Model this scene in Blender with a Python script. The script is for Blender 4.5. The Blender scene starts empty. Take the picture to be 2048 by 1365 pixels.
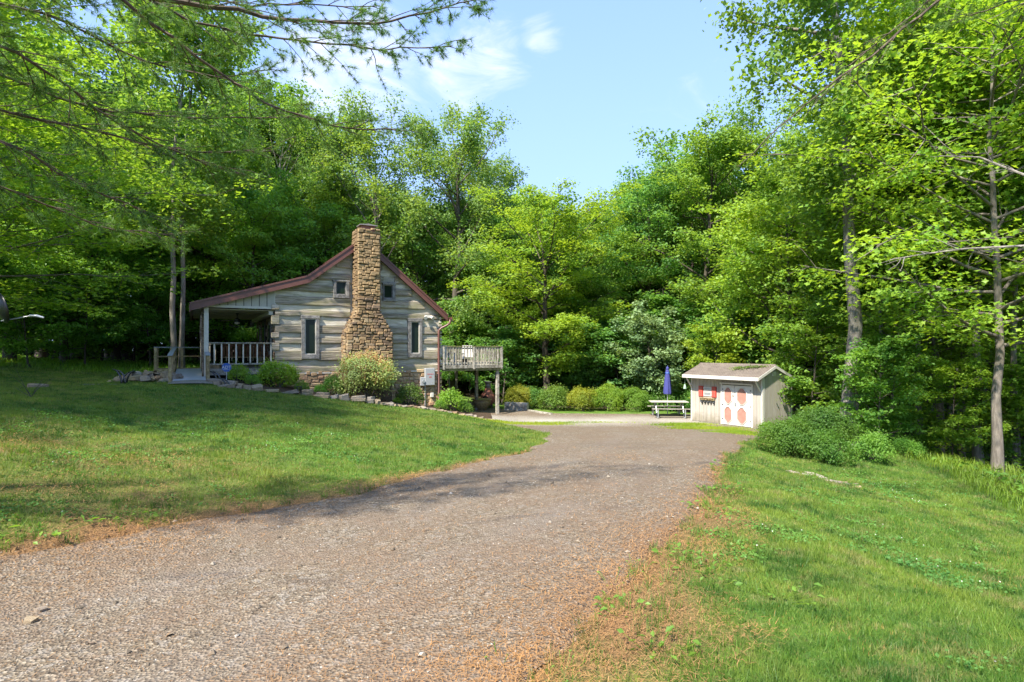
import bpy, math, random
import numpy as np
from math import sin, cos, pi, radians as R_, atan2
S = bpy.context.scene
C = S.collection
# ---------------------------------------------------------------- camera, sky, sun
cam = bpy.data.objects.new('camera', bpy.data.cameras.new('camera')); C.objects.link(cam)
cam.location = (0, 0, 1.6); cam.rotation_euler = (R_(90), 0, 0)
cam.data.lens = 20.0; cam.data.sensor_width = 36; cam.data.shift_y = 0.0076
cam.data.clip_start = 0.05; cam.data.clip_end = 3000
S.camera = cam
SUN_AZ = R_(-143); SUN_EL = R_(50)                      # azimuth clockwise from +Y
W = bpy.data.worlds.new('World'); S.world = W; W.use_nodes = True
wn = W.node_tree.nodes; wl = W.node_tree.links; wn.clear()
sky = wn.new('ShaderNodeTexSky'); sky.sky_type = 'NISHITA'; sky.sun_disc = False
sky.sun_elevation = SUN_EL; sky.sun_rotation = SUN_AZ; sky.air_density = 1.0; sky.dust_density = 0.4; sky.ozone_density = 2.2
tc = wn.new('ShaderNodeTexCoord'); mp = wn.new('ShaderNodeMapping'); mp.inputs['Scale'].default_value = (1.0, 1.0, 2.6)
mp.inputs['Location'].default_value = (0.35, 0.2, 0.0)
nz = wn.new('ShaderNodeTexNoise'); nz.inputs['Scale'].default_value = 2.1; nz.inputs['Detail'].default_value = 9; nz.inputs['Roughness'].default_value = 0.52; nz.inputs['Distortion'].default_value = 0.25
rp = wn.new('ShaderNodeValToRGB'); rp.color_ramp.elements[0].position = 0.53; rp.color_ramp.elements[1].position = 0.74
rp.color_ramp.elements[1].color = (0.85, 0.85, 0.85, 1)
wl.new(tc.outputs['Generated'], mp.inputs['Vector']); wl.new(mp.outputs[0], nz.inputs['Vector']); wl.new(nz.outputs[0], rp.inputs[0])
def dirmask(px, py, w):                                  # a wisp of cloud around one direction of the sky
    d = np.array([(px-1024)/1138, 1, (698-py)/1138]); d /= np.linalg.norm(d)
    vm = wn.new('ShaderNodeVectorMath'); vm.operation = 'DISTANCE'; vm.inputs[1].default_value = d
    sc = wn.new('ShaderNodeVectorMath'); sc.operation = 'MULTIPLY'; sc.inputs[1].default_value = (1, 1, 1)
    wl.new(tc.outputs['Generated'], vm.inputs[0])
    mr = wn.new('ShaderNodeMapRange'); mr.inputs[1].default_value = 0; mr.inputs[2].default_value = w; mr.inputs[3].default_value = 1; mr.inputs[4].default_value = 0
    mr.interpolation_type = 'SMOOTHSTEP'
    wl.new(vm.outputs['Value'], mr.inputs[0]); return mr.outputs[0]
n2 = wn.new('ShaderNodeTexNoise'); n2.inputs['Scale'].default_value = 6; n2.inputs['Detail'].default_value = 10; n2.inputs['Roughness'].default_value = 0.62; n2.inputs['Distortion'].default_value = .9
wl.new(mp.outputs[0], n2.inputs['Vector'])
acc = None
for q in [(900, 130, .15), (760, 135, .17), (980, 105, .10), (1080, 75, .06), (650, 140, .16)]:
    o = dirmask(*q)
    if acc is None: acc = o
    else:
        m = wn.new('ShaderNodeMath'); m.operation = 'MAXIMUM'; wl.new(acc, m.inputs[0]); wl.new(o, m.inputs[1]); acc = m.outputs[0]
m1 = wn.new('ShaderNodeMath'); m1.operation = 'MULTIPLY_ADD'; m1.inputs[1].default_value = .34; m1.inputs[2].default_value = -.19
wl.new(acc, m1.inputs[0])
m2 = wn.new('ShaderNodeMath'); m2.operation = 'ADD'; wl.new(m1.outputs[0], m2.inputs[0]); wl.new(n2.outputs[0], m2.inputs[1])
r2 = wn.new('ShaderNodeMapRange'); r2.inputs[1].default_value = .42; r2.inputs[2].default_value = .98; r2.inputs[4].default_value = .85; r2.interpolation_type = 'SMOOTHSTEP'
wl.new(m2.outputs[0], r2.inputs[0])
mixc = wn.new('ShaderNodeMix'); mixc.data_type = 'RGBA'; mixc.inputs['B'].default_value = (1.65, 1.63, 1.65, 1)
hz = wn.new('ShaderNodeMix'); hz.data_type = 'RGBA'; hz.inputs['B'].default_value = (.64, .86, 1.38, 1)     # thin summer haze, thicker towards the horizon
sx = wn.new('ShaderNodeSeparateXYZ'); wl.new(tc.outputs['Generated'], sx.inputs[0]); hr = wn.new('ShaderNodeMapRange'); hr.inputs[1].default_value = 0; hr.inputs[2].default_value = .75; hr.inputs[3].default_value = .95; hr.inputs[4].default_value = .3
tn = wn.new('ShaderNodeMix'); tn.data_type = 'RGBA'; tn.blend_type = 'MULTIPLY'; tn.inputs['Factor'].default_value = 1; tn.inputs['B'].default_value = (.41, .49, .64, 1); wl.new(sky.outputs[0], tn.inputs['A']); wl.new(sx.outputs[2], hr.inputs[0]); wl.new(hr.outputs[0], hz.inputs['Factor']); wl.new(tn.outputs['Result'], hz.inputs['A'])
wl.new(r2.outputs[0], mixc.inputs['Factor']); wl.new(hz.outputs['Result'], mixc.inputs['A'])
bg = wn.new('ShaderNodeBackground'); bg.inputs['Strength'].default_value = 0.145
wo = wn.new('ShaderNodeOutputWorld'); wl.new(mixc.outputs['Result'], bg.inputs['Color']); wl.new(bg.outputs[0], wo.inputs[0])
sun = bpy.data.objects.new('sun', bpy.data.lights.new('sun', 'SUN')); C.objects.link(sun)
sun.data.energy = 2.15; sun.data.angle = R_(1.8); sun.data.color = (1.0, 0.93, 0.82)
sun.rotation_euler = (R_(90)-SUN_EL, 0, pi-SUN_AZ)
S.view_settings.view_transform = 'Standard'; S.view_settings.look = 'None'; S.view_settings.gamma = 1; S.view_settings.use_curve_mapping = False
S.view_settings.exposure = 2.62
S.cycles.max_bounces = 9; S.cycles.diffuse_bounces = 5; S.cycles.transmission_bounces = 6; S.cycles.transparent_max_bounces = 4

# ---------------------------------------------------------------- helpers
F = 1138.0; HY = 698.0
rnd = np.random.default_rng(7)
def P(x, y, D): return np.array([(x-1024)/F*D, D, 1.6-(y-HY)/F*D])
def tag(o, label=None, cat=None, group=None, kind=None):
    if label: o['label'] = label
    if cat: o['category'] = cat
    if group: o['group'] = group
    if kind: o['kind'] = kind
    return o
def mesh(name, V, Fs, mat=None, smooth=False, attrs=None):
    V = np.asarray(V, dtype=np.float32).reshape(-1, 3)
    if not isinstance(Fs, (list, tuple)) or (len(Fs) and not hasattr(Fs[0], 'ndim')): Fs = [Fs]
    groups = []
    for f in Fs:
        if isinstance(f, np.ndarray): groups.append(f.astype(np.int32))
        else:
            byk = {}
            for q in f: byk.setdefault(len(q), []).append(q)
            for k in byk: groups.append(np.array(byk[k], dtype=np.int32))
    groups = [g for g in groups if len(g)]
    me = bpy.data.meshes.new(name)
    me.vertices.add(len(V)); me.vertices.foreach_set('co', V.ravel())
    idx = np.concatenate([g.ravel() for g in groups]); tot = np.concatenate([np.full(len(g), g.shape[1], dtype=np.int32) for g in groups])
    st = np.concatenate([[0], np.cumsum(tot)[:-1]]).astype(np.int32)
    me.loops.add(len(idx)); me.loops.foreach_set('vertex_index', idx)
    me.polygons.add(len(tot)); me.polygons.foreach_set('loop_start', st)
    me.polygons.foreach_set('use_smooth', np.full(len(tot), smooth))
    if attrs:
        for k, a in attrs.items():
            at = me.attributes.new(k, 'FLOAT', 'POINT'); at.data.foreach_set('value', np.asarray(a, dtype=np.float32))
    me.update(calc_edges=True); me.validate()
    if mat: me.materials.append(mat)
    return me
def link(name, me, parent=None, loc=None, rot=None, scale=None):
    o = bpy.data.objects.new(name, me); C.objects.link(o)
    if parent: o.parent = parent
    if loc is not None: o.location = loc
    if rot is not None: o.rotation_euler = rot
    if scale is not None: o.scale = scale
    return o
def empty(name, loc, rz=0, label=None, cat=None, group=None):
    o = bpy.data.objects.new(name, None); C.objects.link(o); o.location = loc; o.rotation_euler = (0, 0, rz); o.empty_display_size = .2
    return tag(o, label, cat, group)
class MB:
    """collects shapes into one mesh"""
    def __init__(s): s.V = []; s.F = []; s.n = 0
    def add(s, V, F):
        V = np.asarray(V, float).reshape(-1, 3)
        for f in F: s.F.append([i+s.n for i in f])
        s.V.append(V); s.n += len(V); return s
    def box(s, x0, x1, y0, y1, z0, z1):
        V = [(x, y, z) for z in (z0, z1) for y in (y0, y1) for x in (x0, x1)]
        return s.add(V, [(0, 2, 3, 1), (4, 5, 7, 6), (0, 1, 5, 4), (2, 6, 7, 3), (0, 4, 6, 2), (1, 3, 7, 5)])
    def bbox(s, x0, x1, y0, y1, z0, z1, b=.01):
        """box with chamfered edges"""
        cx, cy, cz = (x0+x1)/2, (y0+y1)/2, (z0+z1)/2; hx, hy, hz = abs(x1-x0)/2, abs(y1-y0)/2, abs(z1-z0)/2
        b = min(b, hx*.8, hy*.8, hz*.8); V = []; ix = {}
        for sx in (-1, 1):
            for sy in (-1, 1):
                for sz in (-1, 1):
                    for a in range(3):
                        h = [hx-b, hy-b, hz-b]; h[a] += b
                        ix[(sx, sy, sz, a)] = len(V); V.append((cx+sx*h[0], cy+sy*h[1], cz+sz*h[2]))
        Fc = []
        for a in range(3):
            o = [i for i in range(3) if i != a]
            for sg in (-1, 1):
                q = []
                for u_, v_ in ((-1, -1), (1, -1), (1, 1), (-1, 1)):
                    k = [0, 0, 0]; k[a] = sg; k[o[0]] = u_; k[o[1]] = v_; q.append(ix[(*k, a)])
                Fc.append(q)
        for a in range(3):
            o = [i for i in range(3) if i != a]
            for su in (-1, 1):
                for sv in (-1, 1):
                    k0 = [0, 0, 0]; k0[a] = -1; k0[o[0]] = su; k0[o[1]] = sv; k1 = list(k0); k1[a] = 1
                    Fc.append([ix[(*k0, o[0])], ix[(*k0, o[1])], ix[(*k1, o[1])], ix[(*k1, o[0])]])
        for sx in (-1, 1):
            for sy in (-1, 1):
                for sz in (-1, 1): Fc.append([ix[(sx, sy, sz, a)] for a in range(3)])
        return s.add(V, Fc)
    def prism(s, prof, a0, a1, axis='y'):
        """profile (x,z) extruded along y, or (y,z) along x, or (x,y) along z"""
        n = len(prof)
        if axis == 'y': V = [(p[0], a, p[1]) for a in (a0, a1) for p in prof]
        elif axis == 'x': V = [(a, p[0], p[1]) for a in (a0, a1) for p in prof]
        else: V = [(p[0], p[1], a) for a in (a0, a1) for p in prof]
        return s.add(V, [list(range(n)), list(range(2*n-1, n-1, -1))]+[[i, i+n, (i+1) % n+n, (i+1) % n] for i in range(n)])
    def tube(s, pts, rad, k=8, cap=True):
        V, Fq = tube(np.asarray(pts, float), rad, k); n0 = len(V)
        F_ = [list(f) for f in Fq]
        if cap: F_ += [list(range(k))[::-1], list(range(n0-k, n0))]
        return s.add(V, F_)
    def lathe(s, prof, k=16, cx=0, cy=0, cap=True):
        n = len(prof); V = [(cx+r*cos(2*pi*j/k), cy+r*sin(2*pi*j/k), z) for r, z in prof for j in range(k)]
        F_ = [[i*k+j, i*k+(j+1) % k, (i+1)*k+(j+1) % k, (i+1)*k+j] for i in range(n-1) for j in range(k)]
        if cap: F_ += [list(range(k))[::-1], [(n-1)*k+j for j in range(k)]]
        return s.add(V, F_)
    def bar(s, a, b, w, h):
        """square bar from a to b"""
        a = np.array(a, float); b = np.array(b, float); d = b-a; d /= np.linalg.norm(d)
        up = np.array([0, 0, 1.]) if abs(d[2]) < .95 else np.array([0, 1., 0]); x = np.cross(d, up); x /= np.linalg.norm(x); y = np.cross(x, d)
        V = [p+sx*x*w/2+sy*y*h/2 for p in (a, b) for sx, sy in ((-1, -1), (1, -1), (1, 1), (-1, 1))]
        return s.add(V, [(0, 1, 2, 3), (7, 6, 5, 4), (0, 4, 5, 1), (1, 5, 6, 2), (2, 6, 7, 3), (3, 7, 4, 0)])
    def build(s, name, mat, parent=None, smooth=False, **kw):
        V = np.concatenate(s.V); me = mesh(name, V, [s.F] if False else s.F, mat, smooth)
        return link(name, me, parent, **kw)
def unit_(a): return a/np.linalg.norm(a)
def tube(pts, rad, k):
    n = len(pts); rad = np.broadcast_to(rad, (n,)).astype(float)
    t = np.gradient(pts, axis=0); t /= np.linalg.norm(t, axis=1)[:, None]+1e-9
    up = np.where(np.abs(t[:, 2:3]) < .9, np.array([[0, 0, 1.]]), np.array([[1., 0, 0]]))
    c_ = np.abs(t[:, 2]) < .9
    if c_.any() and not c_.all(): up = np.broadcast_to(unit_(np.array([.37, .93, .05])), t.shape)
    x = np.cross(t, up); x /= np.linalg.norm(x, axis=1)[:, None]+1e-9; y = np.cross(x, t)
    a = np.arange(k)*2*pi/k
    V = pts[:, None, :]+rad[:, None, None]*(np.cos(a)[None, :, None]*x[:, None, :]+np.sin(a)[None, :, None]*y[:, None, :])
    i = np.arange(n-1)[:, None]*k; j = np.arange(k)[None, :]; j2 = (j+1) % k
    Fq = np.stack([i+j, i+j2, i+k+j2, i+k+j], -1).reshape(-1, 4)
    return V.reshape(-1, 3), Fq
# mesh() accepts python face lists too
_mesh = mesh
def mesh(name, V, Fs, mat=None, smooth=False, attrs=None):
    if isinstance(Fs, np.ndarray): Fs = [Fs]
    elif isinstance(Fs, list) and len(Fs) and not isinstance(Fs[0], np.ndarray):
        byk = {}
        for q in Fs: byk.setdefault(len(q), []).append(q)
        Fs = [np.array(byk[k], dtype=np.int32) for k in byk]
    return _mesh(name, V, Fs, mat, smooth, attrs)

# ---------------------------------------------------------------- materials
def lin(c):
    return tuple(c)+(1,) if len(c) == 3 else c
class NT:
    def __init__(s, name):
        s.m = bpy.data.materials.new(name); s.m.use_nodes = True; s.t = s.m.node_tree; s.n = s.t.nodes; s.l = s.t.links
        s.n.clear(); s.out = s.n.new('ShaderNodeOutputMaterial')
    def N(s, t, **kw):
        n = s.n.new(t)
        for k, v in kw.items():
            if k.startswith('i_'):
                key = k[2:].replace('_', ' '); n.inputs[int(key) if key.isdigit() else key].default_value = v
            else: setattr(n, k, v)
        return n
    def L(s, a, b): s.l.new(a, b)
    def coord(s, scale=(1, 1, 1), kind='Object'):
        c = s.N('ShaderNodeTexCoord'); m = s.N('ShaderNodeMapping'); m.inputs['Scale'].default_value = scale; s.L(c.outputs[kind], m.inputs[0]); return m.outputs[0]
    def noise(s, vec, scale, detail=4, rough=.55, dist=0):
        n = s.N('ShaderNodeTexNoise'); n.inputs['Scale'].default_value = scale; n.inputs['Detail'].default_value = detail; n.inputs['Roughness'].default_value = rough; n.inputs['Distortion'].default_value = dist
        s.L(vec, n.inputs['Vector']); return n.outputs[0]
    def ramp(s, fac, stops):
        r = s.N('ShaderNodeValToRGB'); e = r.color_ramp.elements
        while len(e) < len(stops): e.new(.5)
        for i, (p, c) in enumerate(stops): e[i].position = p; e[i].color = lin(c)
        s.L(fac, r.inputs[0]); return r.outputs[0]
    def mix(s, f, a, b, mode='MIX'):
        m = s.N('ShaderNodeMix', data_type='RGBA', blend_type=mode)
        for k, v in (('Factor', f), ('A', a), ('B', b)):
            if hasattr(v, 'node'): s.L(v, m.inputs[k])
            else: m.inputs[k].default_value = v if k == 'Factor' else lin(v)
        return m.outputs['Result']
    def rng(s, v, a, b, c=0, d=1):
        m = s.N('ShaderNodeMapRange'); s.L(v, m.inputs[0])
        for i, x in enumerate((a, b, c, d)): m.inputs[i+1].default_value = x
        return m.outputs[0]
    def principled(s, col, rough=.8, bump=None, bs=.3, bd=.02, spec=.3, metal=0):
        p = s.N('ShaderNodeBsdfPrincipled')
        for k, v in (('Base Color', col), ('Roughness', rough)):
            if hasattr(v, 'node'): s.L(v, p.inputs[k])
            else: p.inputs[k].default_value = lin(v) if k == 'Base Color' else v
        p.inputs['Specular IOR Level'].default_value = spec; p.inputs['Metallic'].default_value = metal
        if bump is not None:
            b = s.N('ShaderNodeBump'); b.inputs['Strength'].default_value = bs; b.inputs['Distance'].default_value = bd; s.L(bump, b.inputs['Height']); s.L(b.outputs[0], p.inputs['Normal'])
        s.L(p.outputs[0], s.out.inputs[0]); return p
def m_plain(name, col, rough=.7, metal=0, var=.12, spec=.3, sc=6):
    t = NT(name); v = t.coord(); n = t.noise(v, sc, 6, .65)
    c = t.mix(t.rng(n, .35, .65), [x*(1-var) for x in col], [min(1, x*(1+var)) for x in col])
    t.principled(c, rough, t.noise(v, sc*8, 3), .12, .01, spec, metal); return t.m
def m_wood(name, dark, light, scale=(.6, 6, 9), rough=.85, algae=None, objvar=.35):
    """weathered timber with streaks along the local x axis"""
    t = NT(name); v = t.coord(scale)
    oi = t.N('ShaderNodeObjectInfo'); add = t.N('ShaderNodeVectorMath', operation='ADD'); mul = t.N('ShaderNodeMath', operation='MULTIPLY'); mul.inputs[1].default_value = 37
    t.L(oi.outputs['Random'], mul.inputs[0]); t.L(v, add.inputs[0]); t.L(mul.outputs[0], add.inputs[1]); v = add.outputs[0]
    n = t.noise(v, 2.2, 8, .7, .6); n2 = t.noise(v, 9, 4, .6, .3); n3 = t.noise(v, .5, 3, .5)
    c = t.ramp(n, [(.28, [x*.55 for x in dark]), (.42, dark), (.56, light), (.75, [x*1.12 for x in light])])
    c = t.mix(t.rng(n2, .55, .75, 0, .55), c, [x*.5 for x in dark])
    c = t.mix(t.rng(n3, .4, .65, 0, .5), c, dark)
    if algae:
        c2 = t.noise(t.coord((.8, .8, 2.4)), 1.3, 6, .6)
        c = t.mix(t.rng(c2, .44, .62, 0, .62), c, algae)
    c = t.mix(1.0, c, t.mix(oi.outputs['Random'], [1-objvar]*3, [1+objvar*.3]*3), 'MULTIPLY')
    t.principled(c, rough, n, .8, .03, .2); return t.m
def m_leaf(name, c1, c2, trans=.5, spec=.35, tr=None):
    t = NT(name); g = t.N('ShaderNodeNewGeometry'); oi = t.N('ShaderNodeObjectInfo')
    n = t.noise(t.coord((1, 1, 1)), .55, 3)
    col = t.mix(g.outputs['Random Per Island'], c1, c2)
    col = t.mix(t.rng(n, .35, .65, 0, .75), col, [c2[0]*1.35, c2[1]*1.15, c2[2]*.8])
    col = t.mix(1.0, col, oi.outputs['Color'], 'MULTIPLY')
    p = t.N('ShaderNodeBsdfPrincipled'); t.L(col, p.inputs['Base Color']); p.inputs['Roughness'].default_value = .5; p.inputs['Specular IOR Level'].default_value = spec
    tl = t.N('ShaderNodeBsdfTranslucent'); t.L(t.mix(1.0, col, tr or (1.7, 1.5, .7), 'MULTIPLY'), tl.inputs['Color'])
    ms = t.N('ShaderNodeMixShader'); ms.inputs[0].default_value = trans; t.L(p.outputs[0], ms.inputs[1]); t.L(tl.outputs[0], ms.inputs[2]); t.L(ms.outputs[0], t.out.inputs[0])
    return t.m
def m_bark(name, dark, light, sc=(7, 7, 1.3)):
    t = NT(name); v = t.coord(sc); n = t.noise(v, 1.6, 8, .7, .4); m = t.noise(t.coord(), 1.1, 4)
    c = t.ramp(n, [(.3, dark), (.5, [(a+b)/2 for a, b in zip(dark, light)]), (.68, light)])
    c = t.mix(t.rng(m, .5, .68, 0, .45), c, (.075, .085, .045))
    oi = t.N('ShaderNodeObjectInfo'); c = t.mix(1.0, c, oi.outputs['Color'], 'MULTIPLY')
    t.principled(c, .9, n, .8, .04, .15); return t.m
M = {}
M['leaf'] = m_leaf('broadleaf', (.068, .172, .036), (.150, .270, .060))
M['leaf_silver'] = m_leaf('silver_leaf', (.14, .21, .11), (.24, .32, .18), .3)
M['leaf_gold'] = m_leaf('gold_leaf', (.14, .21, .03), (.28, .31, .04))
M['needle'] = m_leaf('pine_needle', (.05, .15, .025), (.11, .22, .045), .35)
M['pinktip'] = m_leaf('pink_tip', (.48, .33, .19), (.52, .43, .24), .4, tr=(1.2, 1.1, .9))
M['grass'] = m_leaf('grass_blade', (.065, .165, .018), (.155, .265, .034), .4)
def m_lawn():
    t = NT('lawn_blade'); g = t.N('ShaderNodeNewGeometry'); oi = t.N('ShaderNodeObjectInfo'); v = t.coord()
    c = t.mix(g.outputs['Random Per Island'], (.055, .135, .020), (.175, .265, .042))
    c = t.mix(t.rng(t.noise(v, .42, 4, .6), .42, .58, 0, .75), c, (.22, .28, .045))
    c = t.mix(t.rng(t.noise(v, 1.5, 5, .7), .48, .60, 0, .85), c, (.035, .10, .018))
    c = t.mix(t.rng(t.noise(v, 2.8, 5, .75), .53, .64, 0, .85), c, (.27, .24, .10))
    c = t.mix(1.0, c, oi.outputs['Color'], 'MULTIPLY')
    p = t.N('ShaderNodeBsdfPrincipled'); t.L(c, p.inputs['Base Color']); p.inputs['Roughness'].default_value = .55; p.inputs['Specular IOR Level'].default_value = .3
    tl = t.N('ShaderNodeBsdfTranslucent'); t.L(t.mix(1.0, c, (1.5, 1.4, .6), 'MULTIPLY'), tl.inputs['Color'])
    ms = t.N('ShaderNodeMixShader'); ms.inputs[0].default_value = .4; t.L(p.outputs[0], ms.inputs[1]); t.L(tl.outputs[0], ms.inputs[2]); t.L(ms.outputs[0], t.out.inputs[0]); return t.m
M['lawn'] = m_lawn()
M['straw'] = m_leaf('straw', (.22, .115, .050), (.36, .215, .095), .2, tr=(1.1, 1, .8))
M['bark'] = m_bark('bark', (.035, .028, .022), (.17, .145, .115))
M['bark_pale'] = m_bark('bark_pale', (.10, .085, .07), (.36, .33, .28))
M['bark_pine'] = m_bark('bark_pine', (.04, .03, .022), (.17, .13, .10))
M['log'] = m_wood('hewn_log', (.19, .155, .12), (.55, .475, .39), (.5, 7, 15), algae=(.23, .22, .10))
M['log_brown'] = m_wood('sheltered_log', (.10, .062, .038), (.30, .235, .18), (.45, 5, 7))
M['chink'] = m_wood('chinking', (.40, .36, .29), (.68, .62, .52), (.5, 3, 4), algae=(.35, .33, .20), objvar=.25)
M['casing'] = m_wood('grey_casing', (.15, .14, .13), (.29, .275, .25), (3, 3, 3))
M['oldwood'] = m_wood('weathered_deck_wood', (.20, .18, .14), (.46, .43, .36), (3, 3, 3))
M['mosswood'] = m_wood('mossy_wood', (.10, .09, .045), (.24, .21, .12), (3, 3, 3), algae=(.10, .12, .03))
M['newwood'] = m_wood('treated_pine', (.27, .19, .09), (.46, .36, .20), (3, 3, 3))
M['brownwood'] = m_wood('stained_bench_wood', (.10, .045, .02), (.26, .13, .065), (2, 2, 2))
M['siding'] = m_plain('taupe_siding', (.38, .36, .30), .7, var=.08)
M['post'] = m_plain('cream_post_paint', (.50, .47, .40), .6, var=.08)
M['metalroof'] = m_plain('maroon_metal', (.115, .046, .034), .42, .0, .1, .5)
M['ceiling'] = m_plain('porch_ceiling', (.34, .31, .22), .8)
M['black'] = m_plain('black_metal', (.012, .012, .013), .35, .3, .2, .5)
M['iron_hl'] = m_plain('glossy_black', (.02, .02, .022), .15, .2, .1, .8)
M['white'] = m_plain('white_paint', (.56, .53, .475), .5, var=.05)
M['boxgrey'] = m_plain('box_grey', (.36, .37, .37), .4, .2, .04, .4)
M['meter'] = m_plain('meter_grey', (.35, .36, .37), .35, .4, .1, .5)
M['red'] = m_plain('red_ink', (.55, .05, .04), .6)
M['shed'] = m_plain('shed_siding', (.37, .335, .285), .65, var=.06, sc=2)
t = NT('shed_siding'); v_ = t.coord(); sp_ = t.N('ShaderNodeSeparateXYZ'); t.L(v_, sp_.inputs[0]); n_ = t.noise(v_, 5, 6, .7); a_ = t.N('ShaderNodeMath', operation='MULTIPLY_ADD'); a_.inputs[1].default_value = .9; t.L(n_, a_.inputs[0]); t.L(sp_.outputs[2], a_.inputs[2])
oi = t.N('ShaderNodeObjectInfo'); c_ = t.mix(t.rng(t.noise(t.coord((9, 9, .8)), 1.5, 5), .35, .7), (.34, .305, .255), (.40, .365, .315)); c_ = t.mix(t.rng(a_.outputs[0], .95, .5, 0, .75), c_, (.17, .145, .09)); c_ = t.mix(1.0, c_, t.mix(oi.outputs['Random'], (.9, .9, .9), (1.03, 1.03, 1.03)), 'MULTIPLY')
t.principled(c_, .7, n_, .1, .01); M['shed'] = t.m
M['coral'] = m_plain('coral_paint', (.34, .175, .135), .6, var=.12)
M['shutter'] = m_plain('red_shutter', (.40, .05, .035), .55, var=.1)
M['blue'] = m_plain('umbrella_blue', (.045, .05, .19), .8, var=.1)
M['signblue'] = m_plain('sign_blue', (.03, .09, .33), .4, var=.05)
M['terra'] = m_plain('terracotta', (.34, .13, .085), .8, var=.3)
M['urn'] = m_plain('urn_glaze', (.24, .18, .085), .5, var=.4, sc=12)
M['ramp'] = m_plain('ramp_board', (.40, .42, .45), .55, var=.08)
M['railcap'] = m_plain('rail_cap', (.24, .26, .28), .5, var=.15)
M['rope'] = m_plain('pale_rope', (.30, .42, .33), .7)
M['cap'] = m_plain('chimney_cap', (.22, .20, .19), .6, .2)
M['brick'] = m_plain('flue_brick', (.26, .11, .085), .8, var=.3)
t = NT('window_glass'); t.principled((.010, .018, .010), .05, spec=.2); M['glass'] = t.m
t = NT('dark_hollow'); t.principled((.008, .008, .007), .9); M['dark'] = t.m
def m_stone(name, cols, rough=.88):
    t = NT(name); oi = t.N('ShaderNodeObjectInfo'); v = t.coord((4, 4, 4)); n = t.noise(v, 2.2, 7, .7)
    c = t.ramp(oi.outputs['Random'], [(i/(len(cols)-1), c) for i, c in enumerate(cols)])
    c = t.mix(t.rng(n, .35, .7), t.mix(1., c, (.55, .55, .55), 'MULTIPLY'), t.mix(1., c, (1.25, 1.2, 1.15), 'MULTIPLY'))
    t.principled(c, rough, n, .7, .02, .2); return t.m
M['cstone'] = m_stone('chimney_stone', [(.31, .21, .11), (.36, .26, .14), (.23, .16, .09), (.40, .31, .19), (.15, .11, .07), (.33, .22, .115), (.27, .21, .14)])
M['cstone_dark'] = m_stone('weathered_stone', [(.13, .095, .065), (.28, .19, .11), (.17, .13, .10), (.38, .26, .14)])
M['fstone'] = m_stone('foundation_stone', [(.46, .31, .17), (.35, .24, .14), (.52, .39, .23), (.40, .24, .15)])
M['mortar'] = m_plain('mortar', (.36, .30, .21), .95, var=.2)
M['cmortar'] = m_plain('dark_mortar', (.12, .085, .05), .95, var=.3)
M['rock'] = m_stone('bed_rock', [(.32, .27, .20), (.39, .30, .18), (.24, .20, .16), (.36, .32, .26), (.28, .19, .12)])
M['pebble'] = None
t = NT('gravel_pebble'); g = t.N('ShaderNodeNewGeometry'); t.principled(t.ramp(g.outputs['Random Per Island'], [(0, (.075, .059, .04)), (.35, (.135, .108, .076)), (.7, (.195, .16, .116)), (.95, (.26, .225, .175)), (1, (.38, .35, .30))]), .9); M['pebble'] = t.m
def m_shingle():
    t = NT('brown_shingle'); v = t.coord(); b = t.N('ShaderNodeTexBrick'); t.L(t.coord((1, 1, 1)), b.inputs[0]); b.inputs['Scale'].default_value = 4.2
    b.inputs['Color1'].default_value = (.175, .145, .12, 1); b.inputs['Color2'].default_value = (.125, .105, .09, 1); b.inputs['Mortar'].default_value = (.08, .06, .05, 1); b.inputs['Mortar Size'].default_value = .03
    n = t.noise(v, 3, 6, .7); c = t.mix(t.rng(n, .4, .7, 0, .5), b.outputs[0], (.21, .18, .145)); t.principled(c, .95, n, .3, .01, .1); return t.m
M['shingle'] = m_shingle()

# ---------------------------------------------------------------- terrain height
CP = []
def cp(x, y, z): CP.append((x, y, z))
def cpp(px, py, D): CP.append(tuple(P(px, py, D)))
for x, y in [(0, -6), (-3, -2), (0, 0), (3, 0), (-6, 3), (-4.9, 5.44), (-3.78, 6.9), (-2.4, 8.5), (-1.6, 10.4), (.3, 14), (1.1, 19), (.66, 4.3), (2.6, 7.8), (5, 13.5), (7.3, 17.4), (3, 11), (4, 16), (0, 6), (5, 20), (0, 9)]:
    cp(x, y, -.068*y)
for x, y in [(0, 24.6), (3, 24), (6, 24), (8, 25.5), (10, 22.7), (11.8, 23.9), (9.8, 26.7), (5, 28), (9, 28.5), (0, 28), (-.6, 28.4), (-1.9, 30), (-3.2, 32.4), (-4, 30), (1, 30), (2, 26)]: cp(x, y, -1.65)
for q in [(0, 770, 18), (0, 900, 8), (200, 900, 10), (600, 900, 11), (348, 764, 20.3), (416, 764, 20.3), (450, 777, 19.8), (723, 800, 22.8), (888, 822, 25.2), (580, 786, 21.5), (620, 850, 15), (900, 880, 16),
          (300, 850, 13), (100, 850, 11), (0, 1000, 6.3), (0, 718, 32), (150, 735, 27), (250, 745, 27), (150, 733, 42), (960, 838, 24.5), (760, 830, 20), (450, 810, 16.5), (200, 775, 18),
          (2048, 1050, 10), (1700, 1100, 6.5), (2048, 1200, 5.5), (1720, 975, 12), (1580, 942, 13.2), (1800, 950, 14), (2048, 960, 15), (2010, 955, 17), (1900, 930, 19)]: cpp(*q)
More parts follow.
